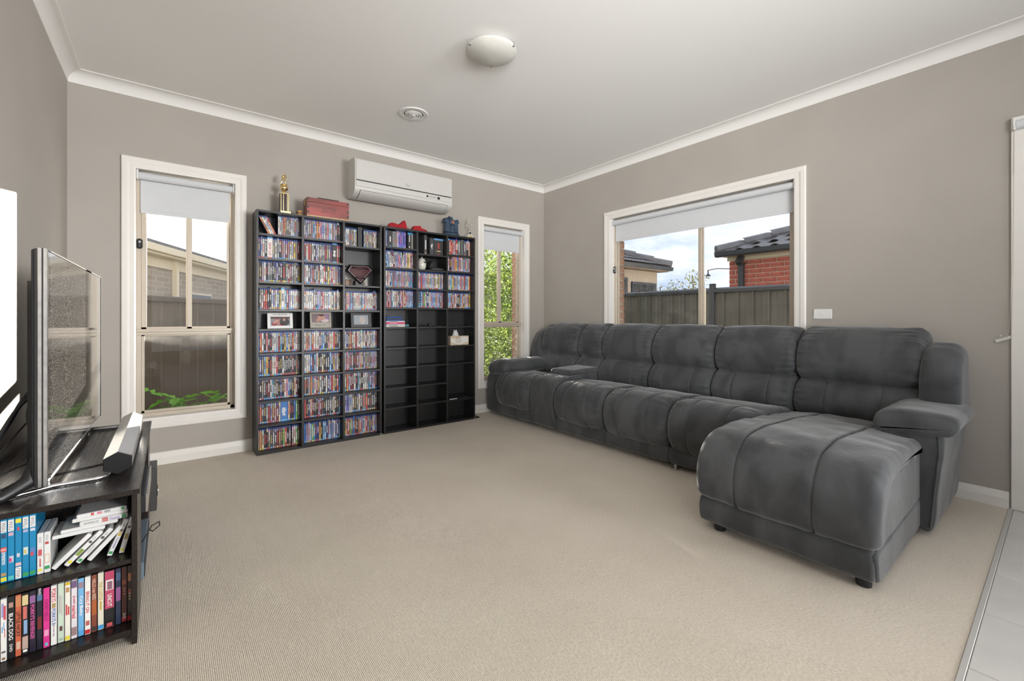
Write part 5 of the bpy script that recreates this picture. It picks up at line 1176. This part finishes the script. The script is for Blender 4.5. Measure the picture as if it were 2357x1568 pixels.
tvb('bezel', M_steel, (-.022, .002, .0, .006, .530, 1.290), c=.002)
tvb('top_edge', mat('matt_black', (.01, .01, .01), .95, spec=.05), (-.022, .0012, .006, 1.230, 1.281, 1.287), (-.022, .0012, 1.224, 1.230, .536, 1.281), c=.001)
tvb('edge_stripe', M_blackp, (-.012, -.008, -.0006, .002, .532, 1.288), c=0)
tvb('lower_bezel', mat('clear_edge', (.35, .35, .35), .2, metal=.3), (-.020, .0, .008, 1.222, .536, .546), c=.002)
tvb('back_cover', M_blackp, (-.060, -.030, .08, 1.15, .58, 1.20), (-.036, -.028, .004, 1.226, .54, 1.284), c=.012)
zf = .5165
sled = [(-.46, 1.955, zf), (-.36, 2.02, zf), (-.30, 2.055, zf), (-.20, 2.055, zf), (-.178, 2.062, zf), (-.168, 2.085, zf), (-.170, 2.50, zf), (-.172, 2.90, zf), (-.180, 2.945, zf), (-.21, 2.955, zf), (-.30, 2.955, zf), (-.44, 2.99, zf)]
MB().tube(sled, .0065, 10).build('foot_rail', M_chrome, TV, 'all')
for y in (2.055, 2.955): MB().tube([(-.312, y, zf), (-.312, y, .56)], .008, 8).build('riser', M_chrome, TV)
MB().tube([(-.325, 2.05, .66), (-.335, 2.045, .60), (-.350, 2.02, .55), (-.40, 1.985, .522), (-.475, 1.955, .5225)], .02, 10, True, [.012, .020, .022, .016, .0125]).build('rear_support', M_blackp, TV, 'all')
for k, pts in enumerate(([(-.335, 2.28, .86), (-.39, 2.24, .80), (-.43, 2.20, .70), (-.47, 2.12, .60), (-.50, 2.0, .515)], [(-.335, 2.26, .84), (-.40, 2.22, .77), (-.44, 2.17, .68), (-.48, 2.08, .58), (-.50, 1.97, .52)],
                         [(-.335, 2.20, .80), (-.372, 2.18, .775), (-.372, 2.15, .72), (-.350, 2.12, .66), (-.352, 2.08, .58), (-.39, 2.02, .545), (-.49, 1.95, .53)], [(-.335, 2.24, .77), (-.39, 2.20, .70), (-.44, 2.12, .62), (-.495, 2.02, .56)], [(-.33, 2.10, .60), (-.40, 2.12, .575), (-.46, 2.10, .54), (-.50, 2.05, .52)])):
    T = thing('cable', pts[0], ('thick black cable arching highest behind the television', 'thick black cable just below the highest one behind television', 'black cable bending sharply down behind television edge', 'thin black cable sagging to the wall behind television', 'short black cable low behind the television foot')[k], 'cable', 'cables behind the television')
    P = [Vector(p) for p in pts]; sm_ = []
    for i in range(len(P) - 1):
        a, b, c, d = P[max(0, i - 1)], P[i], P[i + 1], P[min(len(P) - 1, i + 2)]
        for j in range(6):
            q = j / 6; sm_.append(.5 * ((2 * b) + (c - a) * q + (2 * a - 5 * b + 4 * c - d) * q * q + (3 * b - a - 3 * c + d) * q ** 3))
    sm_.append(P[-1]); rr = (.0065, .006, .0045, .003, .003)[k]
    MB().tube(sm_, rr, 8).build('sheath', M_rubber, T, 'all'); a = sm_[0]; MB().cyl(tuple(a + (sm_[1] - a).normalized() * -.012), tuple(a + (sm_[1] - a).normalized() * .022), rr * 1.5, 10).build('plug', M_blackp, T)
T = thing('cable', (-.2, 2.3, .51), 'thin black cable crossing the stand top under the soundbar', 'cable')
MB().tube([(-.33, 2.22, .5115), (-.28, 2.24, .5115), (-.24, 2.25, .5115), (-.20, 2.27, .5115), (-.165, 2.28, .5115)], .0022, 6).build('sheath', M_rubber, T, 'all'); B('plug', M_blackp, T, (-.345, -.328, 2.212, 2.226, .5095, .518), c=.002)
# soundbar: hexagonal bar with a turned end cap
SB = thing('soundbar', (-.145, 2.5, .509), 'silver hexagonal soundbar on the television stand', 'soundbar')
hexp = [(-.145 + .0445 * math.sin(math.pi / 3 * k), .5495 + .0400 * math.cos(math.pi / 3 * k)) for k in range(6)]
def hexr(f): return [(-.145 + (x + .145) * f, .5495 + (z - .5495) * f) for x, z in hexp]
MB().loft([[(x, y, z) for x, z in hexp] for y in (2.098, 2.925)]).build('bar', mat('satin_silver', (.55, .54, .52), .28, metal=.7), SB)
MB().loft([[(x, 2.098, z) for x, z in hexr(1.0)], [(x, 2.090, z) for x, z in hexr(1.0)], [(x, 2.088, z) for x, z in hexr(.94)]]).build('end_cap', mat('spun_black', (.02, .02, .022), .3, metal=.4), SB)
MB().loft([[(x, 2.925, z) for x, z in hexr(1.0)], [(x, 2.935, z) for x, z in hexr(.95)]]).build('end_cap', MATS['spun_black'], SB)
for k in range(2):
    y = 2.2 + k * .6; B('rubber_foot', M_rubber, SB, (-.165, -.125, y, y + .03, .5092, .516), c=.001)
# boxes in the open middle bay and a small speaker behind the stand
T = thing('media_player', (-.2, 2.4, .315), 'silver fronted media player in the stand middle bay', 'media player')
B('casing', M_blackp, T, (-.38, -.075, 2.20, 2.62, .3155, .385), c=.003); B('front', M_chrome, T, (-.075, -.066, 2.20, 2.62, .3155, .385), c=.003)
T = thing('set_top_box', (-.2, 2.4, .049), 'blue grey box on the lowest middle shelf of stand', 'set-top box')
B('casing', mat('blue_grey_plastic', (.12, .16, .20), .4), T, (-.36, -.078, 2.22, 2.70, .0495, .115), c=.004); B('front', M_slate, T, (-.078, -.075, 2.23, 2.69, .055, .110), c=.001)
T = thing('loose_cable', (-.05, 2.5, .15), 'thin cable looping out of the stand middle bay', 'cable')
MB().tube([(-.10, 2.42, .10), (-.06, 2.44, .17), (-.035, 2.50, .16), (-.035, 2.56, .12), (-.06, 2.60, .085), (-.09, 2.62, .10)], .0022, 6).build('sheath', M_rubber, T, 'all'); MB().cyl((-.09, 2.62, .10), (-.11, 2.63, .11), .004, 8).build('plug', M_chrome, T)
T = thing('speaker', (-.16, 3.2, 0), 'small dark floor speaker with port hole beyond the stand', 'speaker')
B('cabinet', mat('dark_grey_vinyl', (.045, .042, .040), .5), T, (-.27, -.056, 3.115, 3.29, 0, .235), c=.003)
MB().lathe([(.030, 0), (.032, .003), (.026, .004), (.022, -.02), (.001, -.022)], (0, 0, 0), 22).build('port_ring', M_chrome, T, 40)
_p = [c for c in T.children if c.name.startswith('port_ring')][0]; _p.matrix_parent_inverse = Matrix.Translation(-T.location); _p.rotation_euler = (0, math.pi / 2, 0); _p.location = (-.055, 3.20, .085)
B('badge', M_chrome, T, (-.0563, -.0553, 3.18, 3.20, .195, .205), c=0)

# ---- games and films in the near bay of the stand
YG = 1.948
M_caseg = vcol_mat('glossy_case', .3, coat=.3)
RAT = {'PG': (.72, .62, .06), 'G': (.05, .30, .10), 'M': (.06, .25, .55), 'MA': (.45, .03, .03), 'R': (.35, .02, .02), 'W': (.6, .6, .6)}
def spine_case(name, label, cat, group, w_, h, d_, shell, spine, bands, M, texts):
    """standing case: shell + spine insert with colour bands + lettering part. local x width, z height, front at y=0"""
    T = thing(name, tuple((M @ Vector((w_ / 2, 0, 0)))), label, cat, group)
    mb = MB(); mb.M = M; mb.col = shell; mb.box(.0003, w_ - .0003, 0, d_, 0, h, c=.0018); mb.build('shell', M_caseg, T, fix=False)
    mb = MB(); mb.M = M
    def q(a, b, c, d, cc, y): mb.col = cc; mb.add([(a * w_, y, c * h), (b * w_, y, c * h), (b * w_, y, d * h), (a * w_, y, d * h)], [(0, 1, 2, 3)])
    q(.08, .92, .012, .988, spine, -.0004)
    for i, (a, b, c, d, cc) in enumerate(bands): q(a, b, c, d, cc, -.0006 - .00005 * i)
    mb.build('spine_insert', M_caseg, T, fix=False)
    if texts:
        for s_, pos, ht, ln, cc, rot in texts:
            mb = MB(); mb.col = cc; text(mb, s_, M @ face_ny(w_ * .5, -.0012, pos * h, rot), ht * w_, ln * h, bold=.02); mb.build('title', M_caseg, T, fix=False)
    return T
DN = -math.pi / 2; UP = math.pi / 2
WH = (.74, .73, .70); BK_ = (.012, .012, .014)
films = [('white film case with red and blue lettering, nearest the frame edge', WH, [(.25, .75, .03, .07, (.25, .15, .08)), (.2, .55, .70, .92, (.30, .30, .55)), (.5, .85, .66, .88, (.55, .08, .10)), (.5, .62, .50, .62, (.12, .32, .6)), (.25, .4, .46, .56, (.12, .32, .6)), (.62, .74, .38, .52, (.55, .1, .1)), (.2, .8, .14, .17, (.1, .1, .1))], []),
         ('black film case with bold white title, second from frame edge', BK_, [(.2, .8, .82, .9, (.4, .25, .2))], [('BLACK DOG', .52, .62, .42, WH, DN), ('DVD', .18, .4, .12, WH, DN)]),
         ('orange red film case with black title and small portrait', (.52, .12, .06), [(.08, .92, .80, .97, (.55, .22, .10)), (.2, .8, .12, .24, (.6, .4, .3))], [('LITTLE NICKY', .52, .55, .40, BK_, DN)]),
         ('black film case with cream header and cartoon figures', BK_, [(.08, .92, .80, .96, (.62, .50, .25)), (.1, .9, .10, .30, (.45, .33, .28)), (.2, .75, .58, .78, (.55, .14, .12)), (.3, .8, .34, .56, (.22, .36, .55)), (.2, .8, .05, .09, WH)], []),
         ('black film case with pink title between header and orange cases', (.02, .015, .03), [(.1, .9, .8, .92, (.25, .12, .28))], [("PORKY'S REVENGE!", .50, .6, .55, (.62, .10, .32), DN)]),
         ('dark navy film case with faint red title', (.014, .016, .028), [(.1, .9, .8, .9, (.08, .16, .28)), (.2, .8, .34, .54, (.16, .02, .02))], [('DVD', .95, .4, .1, WH, DN)]),
         ('magenta film case with dark lettering and blue badge', (.62, .035, .24), [(.2, .8, .2, .3, (.7, .3, .45)), (.3, .7, .04, .09, (.1, .5, .5))], [('CADET KELLY', .62, .5, .36, (.25, .01, .10), DN)]),
         ('white film case with two blue and red titles, beside magenta one', WH, [(.2, .8, .62, .70, (.4, .28, .12))], [('PORKYS', .83, .7, .22, (.5, .05, .08), DN), ('PORKYS II', .48, .6, .26, (.05, .10, .35), DN), ('the next day', .25, .4, .2, (.25, .2, .3), DN)]),
         ('pale mint green film case with small dancing figure', (.52, .62, .50), [(.3, .7, .20, .28, (.10, .05, .06)), (.25, .42, .50, .80, (.40, .34, .36)), (.5, .7, .46, .78, (.46, .46, .42)), (.2, .8, .04, .08, (.35, .4, .35))], []),
         ('white film case with yellow header and red title', (.72, .70, .62), [(.08, .92, .94, .985, (.6, .42, .03)), (.2, .8, .82, .9, (.45, .25, .1)), (.1, .9, .02, .09, (.72, .60, .08)), (.2, .45, .44, .62, (.5, .05, .05)), (.55, .8, .44, .58, (.5, .05, .05))], []),
         ('white and purple film case with script title in red', (.66, .62, .66), [(.08, .92, .86, .98, (.16, .10, .20)), (.1, .9, .06, .20, (.3, .2, .2))], [('just', .66, .5, .14, (.4, .06, .08), DN), ('married', .46, .65, .22, (.55, .05, .07), DN)]),
         ('light blue film case with white script title', (.16, .40, .66), [(.15, .85, .82, .92, (.3, .2, .25)), (.1, .9, .02, .10, (.10, .35, .65))], [('Cry Baby', .52, .6, .34, WH, DN)]),
         ('white film case with bold red title and red badge', WH, [(.2, .8, .16, .24, (.45, .12, .1)), (.1, .9, .02, .09, (.5, .03, .03))], [('BRING IT ON', .56, .55, .36, (.5, .03, .03), DN)]),
         ('brown film case with orange flame picture', (.20, .055, .03), [(.1, .9, .30, .55, (.36, .10, .03)), (.15, .85, .03, .10, (.05, .04, .04))], [('HILLS run RED', .74, .6, .36, (.62, .40, .32), DN)]),
         ('cream film case with gold title and blue badge', (.66, .62, .50), [(.1, .9, .02, .09, (.06, .30, .60)), (.35, .65, .35, .5, (.5, .35, .08))], [('THE CASTLE', .68, .55, .32, (.50, .33, .06), DN)]),
         ('wide pink and black film case with cut-out portrait', (.46, .06, .13), [(.06, .94, .02, .34, (.012, .012, .014)), (.15, .85, .66, .84, (.70, .64, .62)), (.28, .75, .67, .81, (.24, .12, .16)), (.25, .75, .03, .09, (.55, .1, .1))], [('UNCUT', .48, .42, .22, WH, DN)]),
         ('dark navy film case with violet picture panel', (.025, .035, .075), [(.1, .9, .42, .66, (.28, .10, .26)), (.1, .9, .78, .92, (.07, .12, .22))], []),
         ('dark red brown film case second from the stand upright', (.10, .022, .018), [(.15, .85, .68, .76, (.3, .08, .05)), (.1, .9, .02, .10, (.4, .03, .04))], [('DVD', .12, .5, .1, WH, DN), ('IVY', .55, .5, .14, (.4, .2, .15), DN)]),
         ('black film case with orange picture nearest stand upright', (.025, .018, .016), [(.15, .85, .72, .86, (.50, .20, .10)), (.15, .85, .5, .58, (.30, .06, .04)), (.1, .9, .02, .10, (.4, .03, .04))], [('IVY', .44, .5, .14, (.6, .45, .3), DN)])]
xb = [-.393, -.379, -.364, -.350, -.335, -.320, -.306, -.290, -.275, -.259, -.245, -.230, -.214, -.199, -.184, -.168, -.141, -.126, -.111, -.099]
for k, (lab, col, bands, txts) in enumerate(films):
    spine_case('film_case', lab, 'film case', 'film cases on the lower shelf of the stand', xb[k + 1] - xb[k] - .0004, .188, .130, BK_ if sum(col) < 1.6 else (.3, .3, .3), col, bands, Matrix.Translation((xb[k], YG - .003 + .0015 * (k % 3), .0493)), txts)
# blue console games
CB = (.004, .20, .40)
games = [('blue game case with red square logo, nearest frame edge', [(.1, .9, .79, .97, WH), (.2, .8, .70, .77, (.03, .06, .12)), (.1, .9, .49, .56, (.6, .06, .04)), (.15, .85, .11, .16, (.4, .25, .1)), (.1, .9, .03, .09, RAT['PG'])], [('WiiU', .88, .6, .15, (.3, .3, .32), DN), ('LEGO', .525, .4, .06, WH, 0.0), ('DIMENSIONS', .39, .5, .2, WH, DN)]),
         ('blue game case with pink and white crest, second from edge', [(.1, .9, .79, .97, WH), (.15, .85, .72, .77, (.55, .35, .45)), (.25, .85, .30, .40, (.5, .5, .55)), (.2, .6, .31, .37, (.45, .06, .2)), (.1, .9, .03, .09, (.10, .45, .42))], [('WiiU', .88, .6, .15, (.3, .3, .32), DN)]),
         ('blue game case turned upside down with yellow top badge', [(.1, .9, .90, .965, RAT['PG']), (.35, .65, .78, .83, (.55, .05, .05)), (.3, .7, .36, .42, (.5, .5, .52)), (.1, .9, .22, .27, (.65, .4, .4)), (.1, .9, .02, .20, WH)], [('WiiU', .11, .6, .15, (.3, .3, .32), UP)]),
         ('blue game case with round yellow white crest, fourth from edge', [(.1, .9, .79, .97, WH), (.15, .85, .73, .77, (.4, .35, .5)), (.2, .85, .37, .49, (.55, .58, .55)), (.25, .6, .39, .45, (.5, .42, .1)), (.1, .9, .03, .09, RAT['G'])], [('WiiU', .88, .6, .15, (.3, .3, .32), DN)]),
         ('blue game case beside the white cases, with red blue crest', [(.1, .9, .79, .97, WH), (.15, .85, .73, .77, (.6, .6, .65)), (.2, .85, .34, .46, (.10, .18, .42)), (.2, .6, .33, .39, (.5, .06, .07)), (.1, .9, .03, .09, RAT['G'])], [('WiiU', .88, .6, .15, (.3, .3, .32), DN)])]
for k, (lab, bands, txts) in enumerate(games):
    spine_case('game_case', lab, 'game case', 'blue game cases on the upper shelf of the stand', .0145, .190, .130, (.006, .17, .34), CB, bands, Matrix.Translation((-.394 + .0147 * k, YG + .001, .2803)), txts)
GW = (.66, .66, .65)
for k, (lab, bands, txts) in enumerate([('white upright game case with red framed label', [(.15, .85, .40, .66, (.60, .56, .55)), (.2, .75, .45, .60, (.5, .08, .1)), (.2, .8, .07, .13, RAT['PG']), (.4, .6, .18, .38, (.45, .08, .08))], [('3DS', .84, .4, .14, (.35, .35, .36), DN)]),
                                        ('white upright game case with orange framed label', [(.2, .75, .70, .76, (.4, .06, .05)), (.15, .85, .24, .46, (.62, .40, .25)), (.25, .75, .26, .44, (.68, .66, .62)), (.12, .88, .09, .17, RAT['G'])], [('3DS', .86, .4, .14, (.35, .35, .36), DN)])]):
    spine_case('game_case', lab, 'game case', 'white game cases on the upper shelf of the stand', .0145, .126, .120, GW, GW, bands, Matrix.Translation((-.3195 + .0148 * k, YG + .001, .2803)), txts)
lean = [(-.290, 45, 'white leaning game case lying lowest with blank edge', [], []), (-.262, 46, 'white leaning game case with green stripe and yellow badge', [(.15, .85, .30, .48, (.20, .28, .05)), (.2, .8, .66, .72, (.1, .09, .08)), (.2, .8, .08, .16, RAT['PG'])], [('3DS', .80, .4, .08, (.35, .35, .36), DN)]),
        (-.236, 47, 'white leaning game case with small grey lettering', [(.2, .8, .70, .77, (.08, .08, .08)), (.2, .8, .05, .12, RAT['G']), (.3, .42, .30, .52, (.32, .32, .34)), (.55, .65, .26, .50, (.45, .40, .38))], [('3DS', .84, .4, .08, (.35, .35, .36), DN)]), (-.210, 48, 'white leaning game case topmost of the four, blank edge', [], []),
        (-.163, 68, 'white leaning game case with yellow title and blue lettering', [(.2, .8, .66, .73, (.15, .11, .08)), (.2, .8, .54, .64, (.55, .42, .08)), (.15, .85, .06, .13, RAT['G'])], [('Countryside', .36, .45, .3, (.08, .08, .3), DN), ('3DS', .84, .4, .08, (.35, .35, .36), DN)]),
        (-.133, 76, 'white leaning game case nearest upright with gold emblem', [(.2, .8, .68, .75, (.12, .09, .08)), (.2, .8, .38, .54, (.34, .26, .07)), (.2, .8, .06, .13, RAT['PG'])], [('3DS', .84, .4, .08, (.35, .35, .36), DN)])]
for k, (x, ang, lab, bands, txts) in enumerate(lean):
    a = math.radians(90 - ang); Mx = Matrix.Translation((x, YG + .002 * (k % 2), .2805 + .0145 * math.sin(a) * 0)) @ Matrix.Rotation(a, 4, 'Y')
    Mx = Matrix.Translation((x, YG + .001 * (k % 3), .2805 + .0143 * math.sin(a))) @ Matrix.Rotation(a, 4, 'Y')
    spine_case('game_case', lab, 'game case', 'white game cases on the upper shelf of the stand', .0140, .118, .118, GW, GW, bands, Mx, txts)
# the flat stack lying on top of them
stack = [(-.287, -.166, .3770, .0118, 'lowest white game case of the flat stack'), (-.269, -.135, .3890, .0110, 'second lowest white game case of the flat stack'), (-.226, -.110, .4002, .0150, 'white game case in the stack with red square and purple script'),
         (-.243, -.110, .4156, .0120, 'blank white game case second from the top of stack'), (-.233, -.112, .4280, .0118, 'topmost white game case of the flat stack with pink print')]
for k, (xa, xc, z, th, lab) in enumerate(stack):
    T = thing('game_case', ((xa + xc) / 2, YG, z), lab, 'game case', 'white game cases on the upper shelf of the stand')
    mb = MB(); mb.col = GW; mb.box(xa, xc, YG - .003 + .002 * (k % 2), YG + .125, z, z + th, c=.0022); mb.build('shell', M_caseg, T, fix=False)
    mb = MB(); yq = YG - .0036 + .002 * (k % 2); L_ = xc - xa
    def q(a, b, c, d, cc): mb.col = cc; mb.add([(xa + a * L_, yq, z + c * th), (xa + b * L_, yq, z + c * th), (xa + b * L_, yq, z + d * th), (xa + a * L_, yq, z + d * th)], [(0, 1, 2, 3)])
    if k == 2:
        q(.46, .58, .1, .9, (.45, .03, .03)); q(.87, .97, .12, .88, RAT['G']); mb.col = (.08, .08, .08); text(mb, 'NINTENDO DS', face_ny(xa + .24 * L_, yq - .0004, z + th * .5), th * .4, .3 * L_); mb.col = WH; text(mb, 'LEGO', face_ny(xa + .52 * L_, yq - .0004, z + th * .5), th * .5, .10 * L_); mb.col = (.2, .1, .45); text(mb, 'Friends', face_ny(xa + .72 * L_, yq - .0004, z + th * .5), th * .6, .22 * L_, shear=.3)
    elif k == 4:
        q(.28, .34, .2, .85, (.5, .08, .07)); q(.88, .95, .2, .85, RAT['G']); q(.54, .66, .25, .8, (.3, .3, .3)); q(.40, .50, .2, .8, (.6, .2, .28))
    else: q(.06, .94, .42, .5, (.5, .5, .5)) 
    mb.col = None; mb.build('spine_print', M_caseg, T, fix=False)
